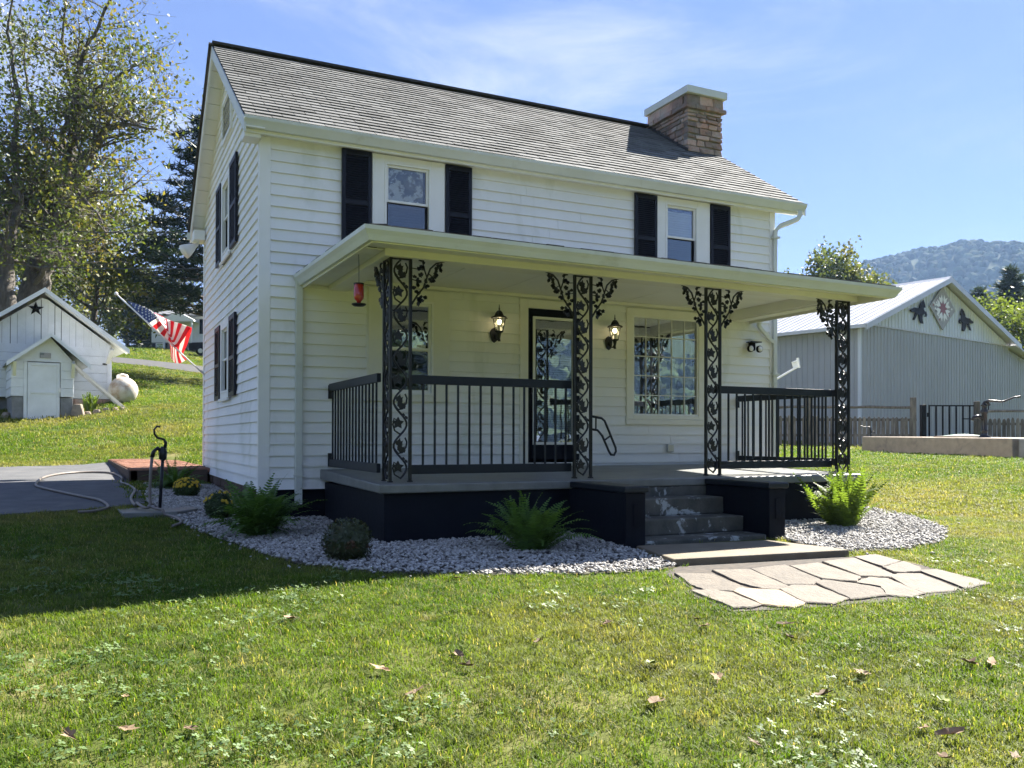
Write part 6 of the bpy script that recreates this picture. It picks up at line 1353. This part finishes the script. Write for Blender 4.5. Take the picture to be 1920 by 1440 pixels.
x, y = at(1925, 62); bushy('yellowing_tree', x, y, 8.3, 4.6, 84, 'bright yellow-green tree beside the barn at the right edge', 'yellow_leaf', .15, .1, 44, 8)
# trees that stand in front of the house, behind the photographer, and show in the panes
for i, (x, y, h, rd, k) in enumerate(((11.5, -36, 15, 4.2, 'p'), (-14, -48, 12, 5, 'b'), (34, -76, 11, 5, 'b'), (52, -80, 13, 3.5, 'p'), (-26, -40, 13, 5, 'b'), (70, -70, 12, 6, 'b'), (22, -95, 9, 6, 'b'))):
    if k == 'p': pine('spruce_tree', x, y, h, rd, 90+i, 'dark spruce across the lawn in front of the house, mirrored in the panes', .08, 'spruce', .4, .7)
    else: bushy('deciduous_tree', x, y, h, rd, 90+i, 'green tree across the lawn in front of the house, mirrored in the panes', 'dist_leaf', .2, .15, 18, 5)
for o in list(COL.objects):
    if o.get('label', '').endswith('mirrored in the panes'): o['group'] = 'trees across the lawn before the house'
# ------------------------------------------------------------------ wooded mountains, far ahead and behind
M['mount'] = mat('wooded_slope', (.035, .055, .028), (.05, .07, .03), .01, rough=1, spec=.1)
M['canopy'] = mat('forest_canopy', (.028, .05, .024), (.048, .068, .028), .012, rough=1, rv=.45, spec=.1, c=(.075, .065, .028), cscale=.02, clo=.55, chi=.75)
def crownmesh(seed):
    import bmesh
    b = bmesh.new(); bmesh.ops.create_icosphere(b, subdivisions=2, radius=1); r = random.Random(seed); o = Vector((r.uniform(0, 50), 0, 0))
    for v in b.verts: v.co *= 1+.28*mnoise.noise(v.co*2.1+o)+.15*mnoise.noise(v.co*5+o)
    me = bpy.data.meshes.new('forest_crown'); b.to_mesh(me); b.free(); me.materials.append(M['canopy']); return me
crowns = [crownmesh(i) for i in range(5)]
def ridge(name, az0, az1, prof, r0, r1, rc, base_h, label, step=11, seed=1):
    """mountain between azimuths; prof(azimuth) = crest height at distance rc"""
    na, nr_ = 90, 26; V = []; 
    def h(a, r_):
        cr = prof(a); t = (r_-r0)/(rc-r0)
        if r_ <= rc: z = base_h+(cr-base_h)*(t*t*(3-2*t))**.85
        else: z = cr-(r_-rc)*.25
        return z+14*mnoise.noise(Vector((a*9, r_*.004, seed)))*min(1, t*2)*(1 if r_ < rc*.97 else .3)+5*mnoise.noise(Vector((a*30, r_*.012, seed)))*min(1, t*2)
    for i in range(na+1):
        a = az0+(az1-az0)*i/na
        for j in range(nr_+1): r_ = r0+(r1-r0)*j/nr_; V.append((CP.x+math.sin(a)*r_, CP.y+math.cos(a)*r_, h(a, r_)))
    F = [((i)*(nr_+1)+j, (i+1)*(nr_+1)+j, (i+1)*(nr_+1)+j+1, i*(nr_+1)+j+1) for i in range(na) for j in range(nr_)]
    tag(link(name, npmesh(name, V, F, M['mount'], True)), kind='structure')
    r = np.random.RandomState(seed); n = int((az1-az0)*(rc**2-r0**2)/2/step**2); a = r.uniform(az0, az1, n); q = np.sqrt(r.uniform(r0**2, (rc*1.01)**2, n))
    P = np.array([(CP.x+math.sin(i)*j, CP.y+math.cos(i)*j, h(i, j)+1.5) for i, j in zip(a, q)]); s = r.uniform(.6, 1.3, n)*step*.52
    tag(instancer('forest', P, np.stack([np.zeros(n), np.zeros(n), r.uniform(0, 6.28, n)], 1), np.stack([s, s, s*1.05], 1), r.randint(0, 5, n), crowns), label, 'forest')
    return n
def az(px): return R(25.7835)+math.atan((px-960)/1616.)
def crest(px_y, rc, a):  # pixel profile to height
    pts = px_y; px = 960+1616*math.tan(a-R(25.7835)); ys = np.interp(px, [p[0] for p in pts], [p[1] for p in pts]); dist = rc*math.cos(a-R(25.7835)); return 1.05+(820.8-ys)/1616*dist
CR1 = [(1000, 640), (1400, 585), (1560, 525), (1630, 497), (1720, 483), (1800, 472), (1920, 460), (2100, 452), (2400, 470), (2800, 520)]
CR2 = [(1500, 700), (1650, 640), (1780, 590), (1850, 565), (1920, 552), (2050, 545), (2300, 570), (2500, 600)]
ridge('mountain', az(1350), az(2350), lambda a: crest(CR1, 1150, a)-4, 620, 1400, 1150, 12, 'hazy wooded mountainside on the right horizon', 8, 3)
ridge('foothill', az(1600), az(2300), lambda a: crest(CR2, 560, a)-3, 300, 660, 560, 6, 'lighter wooded foothill in front of the mountain', 7, 5)
ridge('rear_mountain', R(100), R(262), lambda a: 175+45*math.sin(a*3.1)+25*math.sin(a*7), 500, 1300, 1050, 3, 'wooded mountain on the far side of the valley, mirrored in the panes', 17, 7)
# haze: one closed box of thin air round everything
hz_ = bpy.data.materials.new('haze'); hz_.use_nodes = True; t = hz_.node_tree; t.nodes.remove(t.nodes['Principled BSDF'])
pv = nd(t, 'ShaderNodeVolumePrincipled'); pv.inputs['Color'].default_value = (.38, .60, 1, 1); pv.inputs['Density'].default_value = .00018; pv.inputs['Anisotropy'].default_value = .2
t.links.new(pv.outputs[0], t.nodes['Material Output'].inputs['Volume'])
tag(MB().box(-1560, 1560, -1560, 1560, min(-12, ZZ.min()-1.5), 300).build('haze', hz_), 'thin blue air haze over the whole valley', 'haze', kind='stuff')
